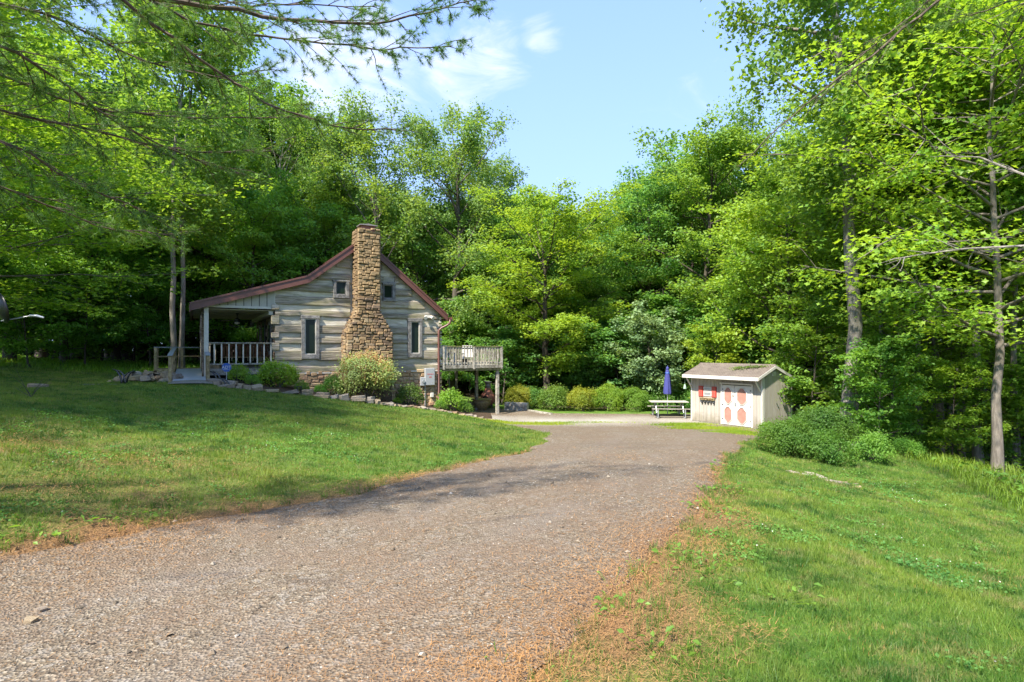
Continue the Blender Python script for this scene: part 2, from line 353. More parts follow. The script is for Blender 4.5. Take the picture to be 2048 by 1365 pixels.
for q in [(2.8, 3.0, -.2), (-8.5, 26, -.3), (-10, 30, .1), (-5, 27, -1.0), (-8, 36, -.6), (-20, 50, .3), (5, 36, -1.8), (5, 60, -1.4), (12.5, 20, -1.9), (14, 28, -2.2), (18, 25, -3.0), (25, 40, -4), (30, 15, -3.6), (20, 60, -3), (40, 60, -3),
          (0, -12, .7), (-15, -5, 1.3), (15, -5, -1.2), (-12, 5, .9), (-25, 10, 1.8), (-40, 30, 2), (-40, 60, 1.5), (8, 3, -.7), (0, 90, -1), (40, 0, -3), (-40, 0, 2)]: cp(*q)
CPa = np.array(CP)
def _k(r2): return np.where(r2 > 1e-9, .5*r2*np.log(r2+1e-12), 0)
def _fit():
    n = len(CPa); xy = CPa[:, :2]; K = _k(((xy[:, None]-xy[None])**2).sum(-1))+np.eye(n)*.25
    Pm = np.c_[np.ones(n), xy]; A = np.block([[K, Pm], [Pm.T, np.zeros((3, 3))]])
    return np.linalg.solve(A, np.r_[CPa[:, 2], 0, 0, 0])
TW = _fit()
def H(x, y):
    x = np.atleast_1d(np.asarray(x, float)); y = np.atleast_1d(np.asarray(y, float)); sh = np.broadcast(x, y).shape
    x, y = np.broadcast_arrays(x, y); x = x.ravel(); y = y.ravel(); out = np.empty(len(x))
    xc = np.clip(x, -45, 45); yc = np.clip(y, -14, 90)
    for i in range(0, len(x), 40000):
        q = np.c_[xc[i:i+40000], yc[i:i+40000]]; r2 = ((q[:, None]-CPa[None, :, :2])**2).sum(-1)
        out[i:i+40000] = _k(r2)@TW[:-3]+np.c_[np.ones(len(q)), q]@TW[-3:]
    return out.reshape(sh)
def h1(x, y): return float(H(x, y)[0])
def G(px, py, dmax=60):
    """where the ray through a point of the photograph meets the ground"""
    D = np.linspace(2, dmax, 1200); X = (px-1024)/F*D; Z = 1.6-(py-HY)/F*D; g = H(X, D); k = np.argmax(Z < g)
    if Z[k] >= g[k]: k = len(D)-1
    return float(X[k]), float(D[k]), float(g[k])
def GX(px, D): 
    X = (px-1024)/F*D; return float(X), float(D), h1(X, D)
# driveway edges, left and right x for each y
LE = np.array([(-12, -14), (0, -12), (2, -9), (4, -6.6), (5.44, -4.9), (6.9, -3.78), (8.5, -2.4), (10.4, -1.6), (14, .3), (17, 1.0), (19.5, 1.2), (21.5, .75), (22.9, .1), (25, -.8), (27, -1.8), (29.5, -2.8), (31, -4.6), (34.5, -5.2)])
RE = np.array([(-12, -2.2), (0, -.35), (3.1, .12), (4.3, .66), (6, 1.7), (7.8, 2.6), (13.5, 5.0), (17.4, 7.2), (19, 8.6), (21, 9.9), (23, 9.9), (25.5, 8.4), (26.4, 9.2), (28.0, 9.3), (28.35, 2.2), (29.8, .8), (31.6, -1.1), (34, -4.0), (34.5, -4.8)])
def wob(y, s): return .10*np.sin(y*2.3+s)+.07*np.sin(y*5.1+2*s)+.05*np.sin(y*11+s*3)+.03*np.sin(y*23+s)
def left(y): return np.interp(y, LE[:, 0], LE[:, 1])+wob(y, 1.)*np.clip(y/14, .4, 1)*.8
def right(y): return np.interp(y, RE[:, 0], RE[:, 1])+wob(y, 4.)*np.clip(y/14, .5, 1)
def edge_d(x, y):
    """approximate signed distance to the driveway, negative inside"""
    cl = 1/np.sqrt(1+np.gradient(LE[:, 1], LE[:, 0])**2); cr = 1/np.sqrt(1+np.gradient(RE[:, 1], RE[:, 0])**2)
    return np.where(y > 34.5, 5, np.maximum((left(y)-x)*np.interp(y, LE[:, 0], cl), (x-right(y))*np.interp(y, RE[:, 0], np.clip(cr, .35, 1))))
def vnoise(x, y, s, seed=0):
    """cheap smooth noise 0..1"""
    r = np.random.default_rng(seed); t = r.random((64, 64)); u_ = (x*s) % 64; v_ = (y*s) % 64; i = np.floor(u_).astype(int); j = np.floor(v_).astype(int)
    fu = u_-i; fv = v_-j; fu = fu*fu*(3-2*fu); fv = fv*fv*(3-2*fv); a = lambda p, q: t[p % 64, q % 64]
    return (a(i, j)*(1-fu)+a(i+1, j)*fu)*(1-fv)+(a(i, j+1)*(1-fu)+a(i+1, j+1)*fu)*fv
def litter(x, y):
    """how much pine straw lies here, 0..1"""
    d = edge_d(x, y); n = vnoise(x, y, 1.1, 3)*.6+vnoise(x, y, 3.3, 4)*.4
    w = np.interp(y, [0, 4, 8, 11, 15, 18], [1.5, 1.25, .8, .4, .15, 0])
    a = np.clip(1.35-d/np.maximum(w, .01)-(1-n)*.9, 0, 1)*(w > .03)
    lf = np.clip(1.2-np.hypot((x+8)/5.5, (y-6)/5.0), 0, 1)*n*1.2      # dry patch on the left slope under the pine
    return np.clip(np.maximum(a, lf), 0, 1)
def woods(x, y):
    """forest floor 0..1"""
    a = np.clip((x-(9.3+.35*(y-10)))/2, 0, 1)*(y > 5)
    ed = np.interp(x, [-40, -22, -14, -9, -3, 2, 12, 30], [30, 31, 33, 34, 35.5, 30.5, 29.5, 29])
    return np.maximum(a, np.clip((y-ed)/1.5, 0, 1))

# ---------------------------------------------------------------- setting: ground, driveway, mulch bed
def stretch(a0, a1, n, f0, f1, far0, far1):
    """even spacing in the middle with growing steps outwards"""
    m = list(np.linspace(a0, a1, n)); st = (a1-a0)/(n-1); s_ = st; lo = []; v = a0
    while v > far0: s_ *= 1.22; v -= s_; lo.append(v)
    s_ = st; hi = []; v = a1
    while v < far1: s_ *= 1.22; v += s_; hi.append(v)
    return np.array(lo[::-1]+m+hi)
gx = stretch(-20, 18, 191, 0, 0, -900, 900); gy = stretch(-4, 38, 211, 0, 0, -500, 1500)
GXm, GYm = np.meshgrid(gx, gy); Z = H(GXm, GYm)
dd = edge_d(GXm, GYm)
Z = Z-np.clip(.06-dd*.3, 0, .05)*(dd < 0)+(vnoise(GXm, GYm, .9, 11)-.5)*.06*(dd > 0)+(vnoise(GXm, GYm, 2.7, 12)-.5)*.025*(dd > 0)
far = np.clip((np.hypot(GXm, GYm)-70)/80, 0, 1); Z = Z*(1-far)-2.5*far
nx, ny = len(gx), len(gy); ii = (np.arange(ny-1)[:, None]*nx+np.arange(nx-1)[None]).ravel()
def m_ground():
    t = NT('lawn_ground'); v = t.coord(); a = lambda k: t.N('ShaderNodeAttribute', attribute_name=k).outputs['Fac']
    n1 = t.noise(v, .45, 4, .6); n2_ = t.noise(v, 3.2, 6, .7); n3 = t.noise(v, 60, 3, .7); n4 = t.noise(v, 14, 4, .7)
    n5 = t.noise(t.coord((38, 38, 38)), 1, 2, .8)
    g = t.ramp(n2_, [(.3, (.045, .11, .016)), (.52, (.09, .18, .024)), (.72, (.14, .22, .035))])
    g = t.mix(t.rng(n1, .45, .62, 0, .6), g, (.115, .165, .030))
    g = t.mix(t.rng(n4, .52, .7, 0, .7), g, (.19, .185, .075))
    g = t.mix(t.rng(n3, .5, .75, 0, .8), g, (.03, .06, .012))
    g = t.mix(t.rng(n5, .55, .8, 0, .5), g, (.17, .23, .05))
    lt = t.ramp(n3, [(.3, (.10, .058, .03)), (.5, (.22, .125, .06)), (.72, (.32, .20, .10))])
    c = t.mix(a('litter'), g, lt)
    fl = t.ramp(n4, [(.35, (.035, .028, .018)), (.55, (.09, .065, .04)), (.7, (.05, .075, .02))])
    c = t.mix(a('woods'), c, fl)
    t.principled(c, .95, n3, .8, .04, .1); return t.m
M['ground'] = m_ground()
ground = link('ground', mesh('ground', np.c_[GXm.ravel(), GYm.ravel(), Z.ravel()], np.stack([ii, ii+1, ii+nx+1, ii+nx], -1), M['ground'], True,
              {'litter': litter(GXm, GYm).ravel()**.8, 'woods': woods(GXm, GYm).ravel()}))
tag(ground, kind='structure')
ys = np.concatenate([np.arange(-11, 12, .09), np.arange(12, 34.5, .12)]); k = 70
tt = np.linspace(0, 1, k)[None]; LX = left(ys)[:, None]; RX = right(ys)[:, None]; X = LX+(RX-LX)*tt; Y = ys[:, None]+0*tt
e = np.minimum(tt, 1-tt)*(RX-LX)
Zd = H(X, Y)+.02-np.clip(.12-e, 0, .12)*.45+(vnoise(X, Y, 1.3, 21)-.5)*.03+(vnoise(X, Y, 6, 22)-.5)*.012
ii = (np.arange(len(ys)-1)[:, None]*k+np.arange(k-1)[None]).ravel()
def m_gravel():
    t = NT('gravel'); v = t.coord(); a = t.N('ShaderNodeAttribute', attribute_name='litter').outputs['Fac']; sp = t.N('ShaderNodeAttribute', attribute_name='pale').outputs['Fac']
    vo = t.N('ShaderNodeTexVoronoi', i_Scale=42.); t.L(v, vo.inputs['Vector']); vb = t.N('ShaderNodeTexVoronoi', i_Scale=17.); t.L(v, vb.inputs['Vector'])
    n1 = t.noise(v, 1.2, 5, .65); n3 = t.noise(v, 9, 5, .7); n4 = t.noise(v, .35, 3)
    sepv = t.N('ShaderNodeSeparateColor'); t.L(vo.outputs['Color'], sepv.inputs[0]); sepb = t.N('ShaderNodeSeparateColor'); t.L(vb.outputs['Color'], sepb.inputs[0])
    c = t.ramp(sepv.outputs[0], [(0, (.072, .055, .037)), (.4, (.142, .112, .077)), (.8, (.20, .162, .114)), (1, (.29, .248, .185))])
    c = t.mix(t.rng(sepb.outputs[0], .8, .95, 0, .5), c, (.26, .235, .20))
    c = t.mix(t.rng(n1, .38, .62, 0, .6), c, (.155, .11, .075))
    c = t.mix(t.rng(n3, .55, .72, 0, .5), c, (.17, .105, .062))
    c = t.mix(t.rng(n4, .5, .7, 0, .25), c, (.10, .085, .07))
    lt = t.ramp(t.noise(v, 55, 3, .7), [(.3, (.085, .055, .032)), (.5, (.18, .11, .062)), (.72, (.26, .175, .105))])
    c = t.mix(t.N('ShaderNodeAttribute', attribute_name='rut').outputs['Fac'], c, (.075, .06, .05)); c = t.mix(t.N('ShaderNodeAttribute', attribute_name='track').outputs['Fac'], c, (.185, .158, .13)); c = t.mix(a, c, lt); c = t.mix(sp, c, t.ramp(sepv.outputs[0], [(0, (.27, .25, .21)), (1, (.44, .41, .35))]))
    t.principled(c, .95, vo.outputs['Distance'], .9, .02, .15); return t.m
M['gravel'] = m_gravel()
er = np.minimum(X-LX, (RX-X))
lit = np.clip(.95-er/np.interp(Y, [0, 6, 10, 14], [1.1, .7, .45, .1])-(1-vnoise(X, Y, 1.5, 5))*.7, 0, 1)*(Y < 14)+.5*np.clip(vnoise(X, Y, .8, 8)*1.4-.75, 0, 1)*(Y < 12)
pale = np.clip(1-np.abs(Y-25.6)/2.2, 0, 1)*np.clip(vnoise(X, Y, .7, 9)+.35, 0, 1)*(Y > 23)  # sunlit band across the court, painted into the gravel colour
def rutline(x0, y0, x1, y1, w_):
    yl = y0+(X-x0)*(y1-y0)/(x1-x0)+(vnoise(X, X*0, 1.9, 71)-.5)*.5; return np.exp(-((Y-yl)/w_)**2)*np.clip(vnoise(X, Y, 2.3, 72)*2-.55, 0, 1)*((X > x0) & (X < x1))
rut = np.clip(rutline(-.6, 10.1, 4.6, 12.1, .10)+rutline(-.6, 6.9, 1.7, 7.3, .07)+rutline(-3.5, 5.3, -1.5, 4.7, .06), 0, 1)*.7
tq = tt+(vnoise(Y*.7, Y, .12, 73)-.5)*.05; track = (np.exp(-((tq-.36)/.06)**2)+np.exp(-((tq-.70)/.06)**2))*.38*np.clip(vnoise(X, Y, 1.1, 74)*1.6-.3, 0, 1)
drive = link('driveway', mesh('driveway', np.c_[X.ravel(), Y.ravel(), Zd.ravel()], np.stack([ii, ii+1, ii+k+1, ii+k], -1), M['gravel'], True, {'litter': np.clip(lit, 0, 1).ravel(), 'pale': pale.ravel(), 'rut': rut.ravel(), 'track': track.ravel()}))
tag(drive, kind='structure')

# ---------------------------------------------------------------- the log cabin (local x along the gable, y back, z up)
TH = R_(29.1); HO = ((550-1024)/F*23, 23.0)
def hw(s, d, z=None):
    x = HO[0]+s*cos(TH)-d*sin(TH); y = HO[1]+s*sin(TH)+d*cos(TH)
    return (x, y) if z is None else (x, y, z)
def hground(s, d): return h1(*hw(s, d))
house = empty('log_cabin', (HO[0], HO[1], 0), TH, 'grey weathered log cabin with maroon metal roof, stone chimney and open side porch', 'house')
rs = random.Random(5)
RIDGE = (3.52, 6.28); EL = 4.53
def roofh(s):
    if s < 1.28: return 4.50+.298*(s-1.28)
    if s < 3.52: return 4.50+.795*(s-1.28)
    return RIDGE[1]-.825*(s-3.52)
HL = 8.0
w = MB().prism([(0.05, .58), (7.05, .58), (7.05, roofh(7.05)-.12), (3.52, RIDGE[1]-.12), (1.28, 4.38), (0.05, roofh(0.05)-.1)], .03, HL-.1)
wall = w.build('wall', M['chink'], house)
def logmesh(L, h, d, seed):
    """a hewn log with slightly wavy edges, long axis x, front face towards -y"""
    r = random.Random(seed); n = max(2, int(L/.45)); V = []; Fc = []
    for i in range(n+1):
        x = L*i/n; a = r.uniform(-.018, .018); b = r.uniform(-.018, .018); q = r.uniform(-.01, .01)
        V += [(x, 0, a), (x, -d+q+.015, a+.004), (x, -d+q, a+.03), (x, -d+q, h+b-.035), (x, -d+q+.02, h+b-.004), (x, 0, h+b)]
    for i in range(n):
        for j in range(5): Fc.append((i*6+j, i*6+6+j, i*6+7+j, i*6+1+j))
    Fc += [tuple(range(6)), tuple(range(n*6+5, n*6-1, -1))]
    return np.array(V), Fc
LOGS = [(.62, .87), (1.12, 1.52), (1.82, 2.04), (2.26, 2.58), (2.95, 3.17), (3.41, 3.76), (3.98, 4.27), (4.49, 4.80), (5.07, 5.40), (5.55, 5.95)]
OPEN = [(1.0, 1.71, 1.18, 2.98), (5.56, 6.23, 1.20, 2.98), (2.28, 2.95, 3.75, 4.52), (4.42, 4.98, 3.70, 4.56)]
nl = 0
for (z0, z1) in LOGS:
    a, b = 0.0, 7.1
    zt = z1-.04
    if zt > 3.2:
        a = max(0, (zt-4.50)/.795+1.28+.05) if zt > 4.5 else max(0., (zt-4.50)/.298+1.28)
        b = min(7.1, 3.52+(RIDGE[1]-.15-zt)/.825-.05)
    segs = [(a, b)]
    cut = [(3.0, 4.25) if z0 > 2.9 else (2.85, 4.5)]+[(o[0]+.03, o[1]-.03) for o in OPEN if o[2] < z1-.06 and o[3] > z0+.06]
    for c0, c1 in cut:
        ns = []
        for s0, s1 in segs:
            if c1 <= s0 or c0 >= s1: ns.append((s0, s1)); continue
            if c0-s0 > .08: ns.append((s0, c0))
            if s1-c1 > .08: ns.append((c1, s1))
        segs = ns
    for s0, s1 in segs:
        nl += 1; V, Fc = logmesh(s1-s0, z1-z0, .092+rs.uniform(-.012, .012), nl)
        link('log', mesh('log', V, Fc, M['log']), house, (s0, .04, z0))
# pale chinking boards between the logs
for i in range(len(LOGS)-1):
    z0 = LOGS[i][1]-.01; z1 = LOGS[i+1][0]+.01; zt = z1
    a = 0.02 if zt < 4.1 else max(0.02, (zt-4.5)/(.298 if zt < 4.5 else .795)+1.28+.04); b = min(7.08, 3.52+(RIDGE[1]-.2-zt)/.825)
    cut = [(3.0, 4.25) if z0 > 2.9 else (2.85, 4.5)]+[(o[0]+.03, o[1]-.03) for o in OPEN if o[2] < z1-.04 and o[3] > z0+.04]
    segs = [(a, b)]
    for c0, c1 in cut:
        ns = []
        for s0, s1 in segs:
            if c1 <= s0 or c0 >= s1: ns.append((s0, s1)); continue
            if c0-s0 > .08: ns.append((s0, c0))
            if s1-c1 > .08: ns.append((c1, s1))
        segs = ns
    for s0, s1 in segs:
        nl += 1; V, Fc = logmesh(s1-s0, z1-z0, .026+rs.uniform(-.006, .006), nl+500)
        link('chinking', mesh('chinking', V, Fc, M['chink']), house, (s0, .04, z0))
MB().box(-.02, 7.12, -.07, .02, .565, .615).build('sill_board', M['white'], house)
# log ends at the two corners, side wall logs under the porch
z = .64; i = 0
for i, (z0, z1) in enumerate([(.88, 1.12), (1.50, 1.84), (2.03, 2.28), (2.57, 2.96), (3.16, 3.42)]):
    MB().bbox(-.13+rs.uniform(-.03, .02), .16, -.085, .16, z0+.02, z1-.02, .02).build('log_end', M['log'], house)
for i in range(16):
    z0 = .64+i*.165; MB().bbox(7.06, 7.20+rs.uniform(-.02, .03), -.06+rs.uniform(-.01, .01), .12, z0, z0+.12, .015).build('log_end', M['chink' if i % 3 else 'log'], house)
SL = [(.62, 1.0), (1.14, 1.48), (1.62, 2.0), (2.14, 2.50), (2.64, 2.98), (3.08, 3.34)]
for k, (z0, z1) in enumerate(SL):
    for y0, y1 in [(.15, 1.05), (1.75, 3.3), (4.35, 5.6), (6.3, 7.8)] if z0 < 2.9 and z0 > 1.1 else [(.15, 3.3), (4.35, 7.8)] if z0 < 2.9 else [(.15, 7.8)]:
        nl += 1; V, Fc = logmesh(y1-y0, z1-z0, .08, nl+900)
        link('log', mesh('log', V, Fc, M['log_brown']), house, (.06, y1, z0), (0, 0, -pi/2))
# windows: casing, sash, pane
def window(s0, s1, z0, z1, g0, g1, h0, h1_, name='window'):
    m = MB(); y0, y1 = -.105, .03
    m.bbox(s0-.02, s1+.02, y0-.008, y1, h1_+.03, z1, .012); m.bbox(s0, s1, y0-.004, y1, z0, h0-.03, .012)
    m.bbox(s0, g0-.03, y0, y1, h0-.03, h1_+.03, .01); m.bbox(g1+.03, s1, y0, y1, h0-.03, h1_+.03, .01)
    wd = m.build(name, M['casing'], house)
    f = MB(); f.box(g0-.03, g1+.03, -.06, .03, h1_, h1_+.03); f.box(g0-.03, g1+.03, -.06, .03, h0-.03, h0); f.box(g0-.03, g0, -.06, .03, h0, h1_); f.box(g1, g1+.03, -.06, .03, h0, h1_)
    f.build('sash', M['post'] if h1_-h0 > 1 else M['casing'], wd)
    MB().box(g0, g1, -.02, .028, h0, h1_).build('pane', M['glass'], wd)
    return wd
window(1.0, 1.71, 1.18, 2.98, 1.17, 1.55, 1.40, 2.82)
window(5.56, 6.23, 1.20, 2.98, 5.74, 6.08, 1.42, 2.80)
window(2.28, 2.95, 3.75, 4.52, 2.43, 2.78, 3.94, 4.42)
window(4.42, 4.98, 3.70, 4.56, 4.48, 4.82, 3.87, 4.39)
# side windows and door below the porch roof
for y0, y1 in [(1.05, 1.75), (5.6, 6.3)]:
    wn_ = MB().bbox(-.07, .06, y0, y1, 1.35, 2.75, .01).build('window', M['casing'], house); MB().box(-.085, -.06, y0+.12, y1-.12, 1.5, 2.6).build('pane', M['glass'], wn_)
dr = MB().bbox(-.07, .06, 3.3, 4.35, .8, 2.95, .01).build('door', M['black'], house)
MB().box(-.085, -.06, 3.5, 4.15, 1.75, 2.75).build('pane', M['glass'], dr); MB().tube([(-.1, 3.45, 1.7), (-.16, 3.45, 1.7), (-.16, 3.45, 1.6)], .015, 6).build('handle', M['meter'], dr)
# roofs
def roof(name, prof, y0, y1, mat): return MB().prism(prof, max(y0, -.24), y1).build(name, mat, house)
tk = .09
roof('roof', [(1.28, 4.50), (3.52, RIDGE[1]), (3.52, RIDGE[1]+tk), (1.24, 4.50+tk)], -.36, HL+.3, M['metalroof'])
roof('roof', [(3.52, RIDGE[1]+.001), (7.40, RIDGE[1]-.825*3.88), (7.42, RIDGE[1]-.825*3.88+tk), (3.52, RIDGE[1]+tk+.002)], -.362, HL+.3, M['metalroof'])
roof('porch_roof', [(-2.98, 3.23), (1.279, 4.499), (1.239, 4.499+tk), (-2.98, 3.23+tk)], -.361, HL+.3, M['metalroof'])
for y in (-.275, HL+.3):
    for q in ([(1.28, 4.32), (3.52, RIDGE[1]-.20), (3.52, RIDGE[1]+tk+.025), (1.22, 4.50+tk+.025)], [(3.522, RIDGE[1]-.20), (7.42, roofh(7.42)-.20), (7.42, roofh(7.42)+tk+.02), (3.522, RIDGE[1]+tk+.025)], [(-3.0, 3.03), (1.278, 4.32), (1.218, 4.5+tk+.025), (-3.0, 3.23+tk+.02)]):
        MB().prism(q, y, y+.034).build('rake_board', M['metalroof'], house)
        if y < 0:
            a, b = np.array(q[3]), np.array(q[2]); MB().bar((a[0], y-.012, a[1]-.03), (b[0], y-.012, b[1]-.03), .025, .07).build('drip_edge', M['metalroof'], house)
for k in range(9):
    s = 3.52+k*.45
    MB().bar((0, 0, 0), (0, HL+.6, 0), .02, .03).build('seam', M['metalroof'], house, loc=(max(-2.9, 1.0-k*.45), -.3, roofh(max(-2.9, 1.0-k*.45))+tk+.01))
# ridge cap
MB().prism([(3.40, RIDGE[1]+.03), (3.64, RIDGE[1]+.03), (3.52, RIDGE[1]+tk+.05)], -.40, HL+.3).build('ridge_cap', M['metalroof'], house)
# eave fascia, gutters, downspout
MB().box(-3.02, -2.985, -.36, HL+.3, 2.98, 3.25).build('fascia', M['metalroof'], house)
MB().prism([(7.44, 3.02), (7.50, 2.94), (7.58, 2.94), (7.60, 3.06), (7.57, 3.06), (7.55, 2.98), (7.47, 3.04)], -.38, HL+.3).build('gutter', M['metalroof'], house)
MB().tube([(7.52, -.28, 2.97), (7.52, -.28, 2.80), (7.40, -.24, 2.70), (7.14, -.14, 2.56), (7.03, -.12, 2.45), (7.02, -.12, 2.2), (7.02, -.12, -.85), (7.0, -.22, -.98)], .052, 8).build('downspout', M['metalroof'], house, smooth=True)
# porch: siding boards, beam, ceiling, posts, floor, railing
MB().box(-2.56, 0.0, -.03, .10, 3.20, 3.29).build('porch_beam', M['post'], house)
e_ = [-2.55]+[-2.45+i*.268 for i in range(1, 10)]
e_[-1] = -.015
bx = list(np.linspace(-2.55, -.02, 10))
for i in range(9):
    a, b = bx[i]+.012, bx[i+1]-.012
    MB().prism([(a, 3.29), (b, 3.29), (b, roofh(b)-.02), (a, max(3.3, roofh(a)-.02))], -.01, .03).build('siding_board', M['siding'], house)
MB().prism([(-2.55, 3.28), (-.02, 3.28), (-.02, roofh(-.02)-.03), (-2.55, roofh(-2.55)-.03)], .032, .06).build('siding_backing', M['dark'], house)
MB().bbox(-.035, .03, -.03, .04, 3.28, 4.0, .005).build('trim_board', M['post'], house)
MB().box(-2.9, .05, .12, HL, 3.13, 3.16).build('ceiling', M['ceiling'], house)
for y in (1.4, 2.9, 4.4, 5.9, 7.4): MB().box(-2.9, .04, y, y+.03, 3.118, 3.128).build('ceiling_batten', M['ceiling'], house)
MB().box(-.22, -.06, .12, HL, 2.98, 3.125).build('ceiling_trim', M['post'], house)
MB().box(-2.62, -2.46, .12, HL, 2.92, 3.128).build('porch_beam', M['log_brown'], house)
g = hground(-2.45, .05)
MB().bbox(-2.53, -2.37, -.06, .10, g-.1, 3.2, .01).build('porch_post', M['post'], house)
MB().bbox(-2.60, -2.46, 2.2, 2.34, .6, 3.0, .01).build('porch_post', M['log_brown'], house)
MB().bbox(-2.60, -2.46, 4.2, 4.34, .6, 3.0, .01).build('porch_post', M['newwood'], house)
MB().bbox(-2.60, -2.46, 7.7, 7.84, .0, 3.0, .01).build('porch_post', M['post'], house)
MB().tube([(-2.62, -.02, 2.9), (-2.64, -.04, 2.2), (-2.60, -.03, 1.7), (-2.58, -.05, 1.2), (-2.56, -.04, .8), (-2.57, -.03, .2)], .035, 7).build('rain_pipe', M['log_brown'], house)
for i in range(20): MB().bbox(-2.5, .03, .02+i*.4, .395+i*.4, .76, .80, .004).build('floor_board', M['oldwood'], house)
MB().box(-2.36, -.02, -.03, .015, .58, .78).build('skirt_board', M['oldwood'], house)
MB().box(-2.35, -.02, .3, .36, -.3, .60).build('crawl_shade_panel', M['dark'], house)  # near-black panel standing in for the shade under the porch floor
rail = MB().bbox(-2.37, -.03, -.06, .06, 1.80, 1.85, .008).build('railing', M['oldwood'], house)
MB().bbox(-2.37, -.03, -.03, .03, .97, 1.03, .006).build('bottom_rail', M['oldwood'], rail)
for i in range(9): MB().bbox(-2.2+i*.253, -2.155+i*.253, -.022, .022, 1.03, 1.80, .004).build('baluster', M['post'], rail)
rail2 = MB().bbox(-2.52, -.03, 7.72, 7.8, 1.80, 1.85, .008).build('railing', M['oldwood'], house)
for i in range(9): MB().bbox(-2.2+i*.25, -2.155+i*.25, 7.74, 7.78, .97, 1.80, .004).build('baluster', M['post'], rail2)
# flood light pair under the right eave
fl = MB().box(6.42, 6.60, -.13, -.05, 3.02, 3.14).build('floodlight', M['white'], house)
for s in (6.38, 6.64):
    MB().tube([(s, -.10, 3.08), (s+(.05 if s > 6.5 else -.05), -.26, 3.0)], [.05, .085], 10).build('lamp_head', M['white'], fl)
MB().lathe([(.02, 4.05), (.035, 4.02), (.03, 3.95), (.01, 3.93)], 8, -.32, -.05).build('hook', M['black'], house)
# ---- stones
def stone_me(seed):
    r = random.Random(seed); V = []; j = lambda a=.07: r.uniform(-a, a)
    for (y, s) in ((.5, 1.0), (-.15, 1.0), (-.5, .72)):
        for (a, b) in ((-.5, -.5), (.5, -.5), (.5, .5), (-.5, .5)): V.append((a*s+j(.05 if y > -.4 else .08), y+(0 if y > 0 else j(.06)), b*s+j(.07 if y > -.4 else .09)))
    Fc = [(8, 9, 10, 11)]+[(i+4*k, (i+1) % 4+4*k, (i+1) % 4+4*k+4, i+4*k+4) for k in (0, 1) for i in range(4)]
    return np.array(V), Fc
SM = {}
def stone_set(mat):
    if mat not in SM: SM[mat] = [mesh('stone', *stone_me(i), M[mat]) for i in range(10)]
    return SM[mat]
def lay(parent, width_fn, z0, z1, place, hmin, hmax, wmin, wmax, mats, r, limit, depth=.09, skip=None):
    z = z0; n = 0; extra = MB()
    while z < z1:
        h = r.uniform(hmin, hmax); a, b = width_fn(z+h/2)
        x = a
        while x < b-.02:
            w_ = min(r.uniform(wmin, wmax), b-x)
            if b-x-w_ < .08: w_ = b-x
            cx, cz = x+w_/2, z+h/2+r.uniform(-.03, .03)
            if not (skip and skip(cx, cz)) and n >= limit:
                loc, rot = place(cx, cz, r.uniform(-.018, .018)); Vs, Fs = stone_me(r.randrange(99)); Vs = Vs*np.array([w_-.010, depth*r.uniform(.7, 1.5), (h-.010)*r.uniform(.8, 1.2)])
                extra.add(np.c_[loc[0]+Vs[:, 0]*cos(rot)-Vs[:, 1]*sin(rot), loc[1]+Vs[:, 0]*sin(rot)+Vs[:, 1]*cos(rot), loc[2]+Vs[:, 2]], Fs)
            elif not (skip and skip(cx, cz)):
                loc, rot = place(cx, cz, r.uniform(-.018, .018))
                ms = stone_set(mats(cx, cz, r)); link('stone', r.choice(ms), parent, loc, (r.uniform(-.04, .04), r.uniform(-.05, .05), rot), ((w_-.012)*r.uniform(.9, 1.1), depth*r.uniform(.7, 1.5), (h-.012)*r.uniform(.75, 1.3))); n += 1
            x += w_
        z += h
    if extra.n: tag(extra.build('small_stones', M['cstone'], parent), kind='stuff')
    return n
rg = random.Random(11)
fnd = MB().box(.02, 7.08, -.01, HL-.2, -2.2, .562).build('foundation', M['mortar'], house)
lay(fnd, lambda z: (.02, 7.12), -1.2, .55, lambda x, z, q: ((x, -.03+q, z), 0), .10, .20, .16, .42, lambda x, z, r: 'fstone', rg, 298, skip=lambda x, z: z < hground(x, -.1)-.12 or (2.75 < x < 4.55))
for z_ in range(9): MB().bbox(7.05, 7.2, -.07, .1, -1.15+z_*.19, -1.0+z_*.19, .02).build('corner_stone', M['fstone'], house)
chim = MB().prism([(3.17, -1.6), (4.63, -1.6)][:0]+[(2.70, -1.6), (4.63, -1.6), (4.63, 2.22), (4.08, 3.2), (4.08, 6.6), (3.17, 6.6), (3.17, 3.2), (2.70, 2.22)], -.68, .12).build('chimney', M['cmortar'], house)
def cw(z):
    f = np.clip((z-2.25)/.95, 0, 1); return (2.68+.47*f, 4.65-.55*f)
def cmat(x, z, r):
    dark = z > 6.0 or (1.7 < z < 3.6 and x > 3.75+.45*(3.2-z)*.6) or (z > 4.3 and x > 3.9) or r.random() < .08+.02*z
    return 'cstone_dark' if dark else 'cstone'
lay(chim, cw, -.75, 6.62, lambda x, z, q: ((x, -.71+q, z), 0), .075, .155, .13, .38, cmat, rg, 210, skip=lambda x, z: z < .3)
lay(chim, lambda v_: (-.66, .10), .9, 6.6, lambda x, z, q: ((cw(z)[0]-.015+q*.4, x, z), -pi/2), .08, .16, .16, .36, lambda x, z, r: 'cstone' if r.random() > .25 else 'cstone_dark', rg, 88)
mm = MB(); z_ = .9
while z_ < 6.5:
    hh_ = rg.uniform(.11, .18); y_ = -.64
    while y_ < .06:
        w_ = min(rg.uniform(.16, .34), .10-y_); Vs, Fs = stone_me(rg.randrange(99)); Vs = Vs*np.array([w_-.016, .09, hh_-.014]); mm.add(np.c_[cw(z_+hh_/2)[1]+.015-Vs[:, 1], y_+w_/2+Vs[:, 0], z_+hh_/2+Vs[:, 2]], Fs); y_ += w_
    z_ += hh_
tag(mm.build('side_masonry', M['cstone_dark'], chim), kind='stuff')
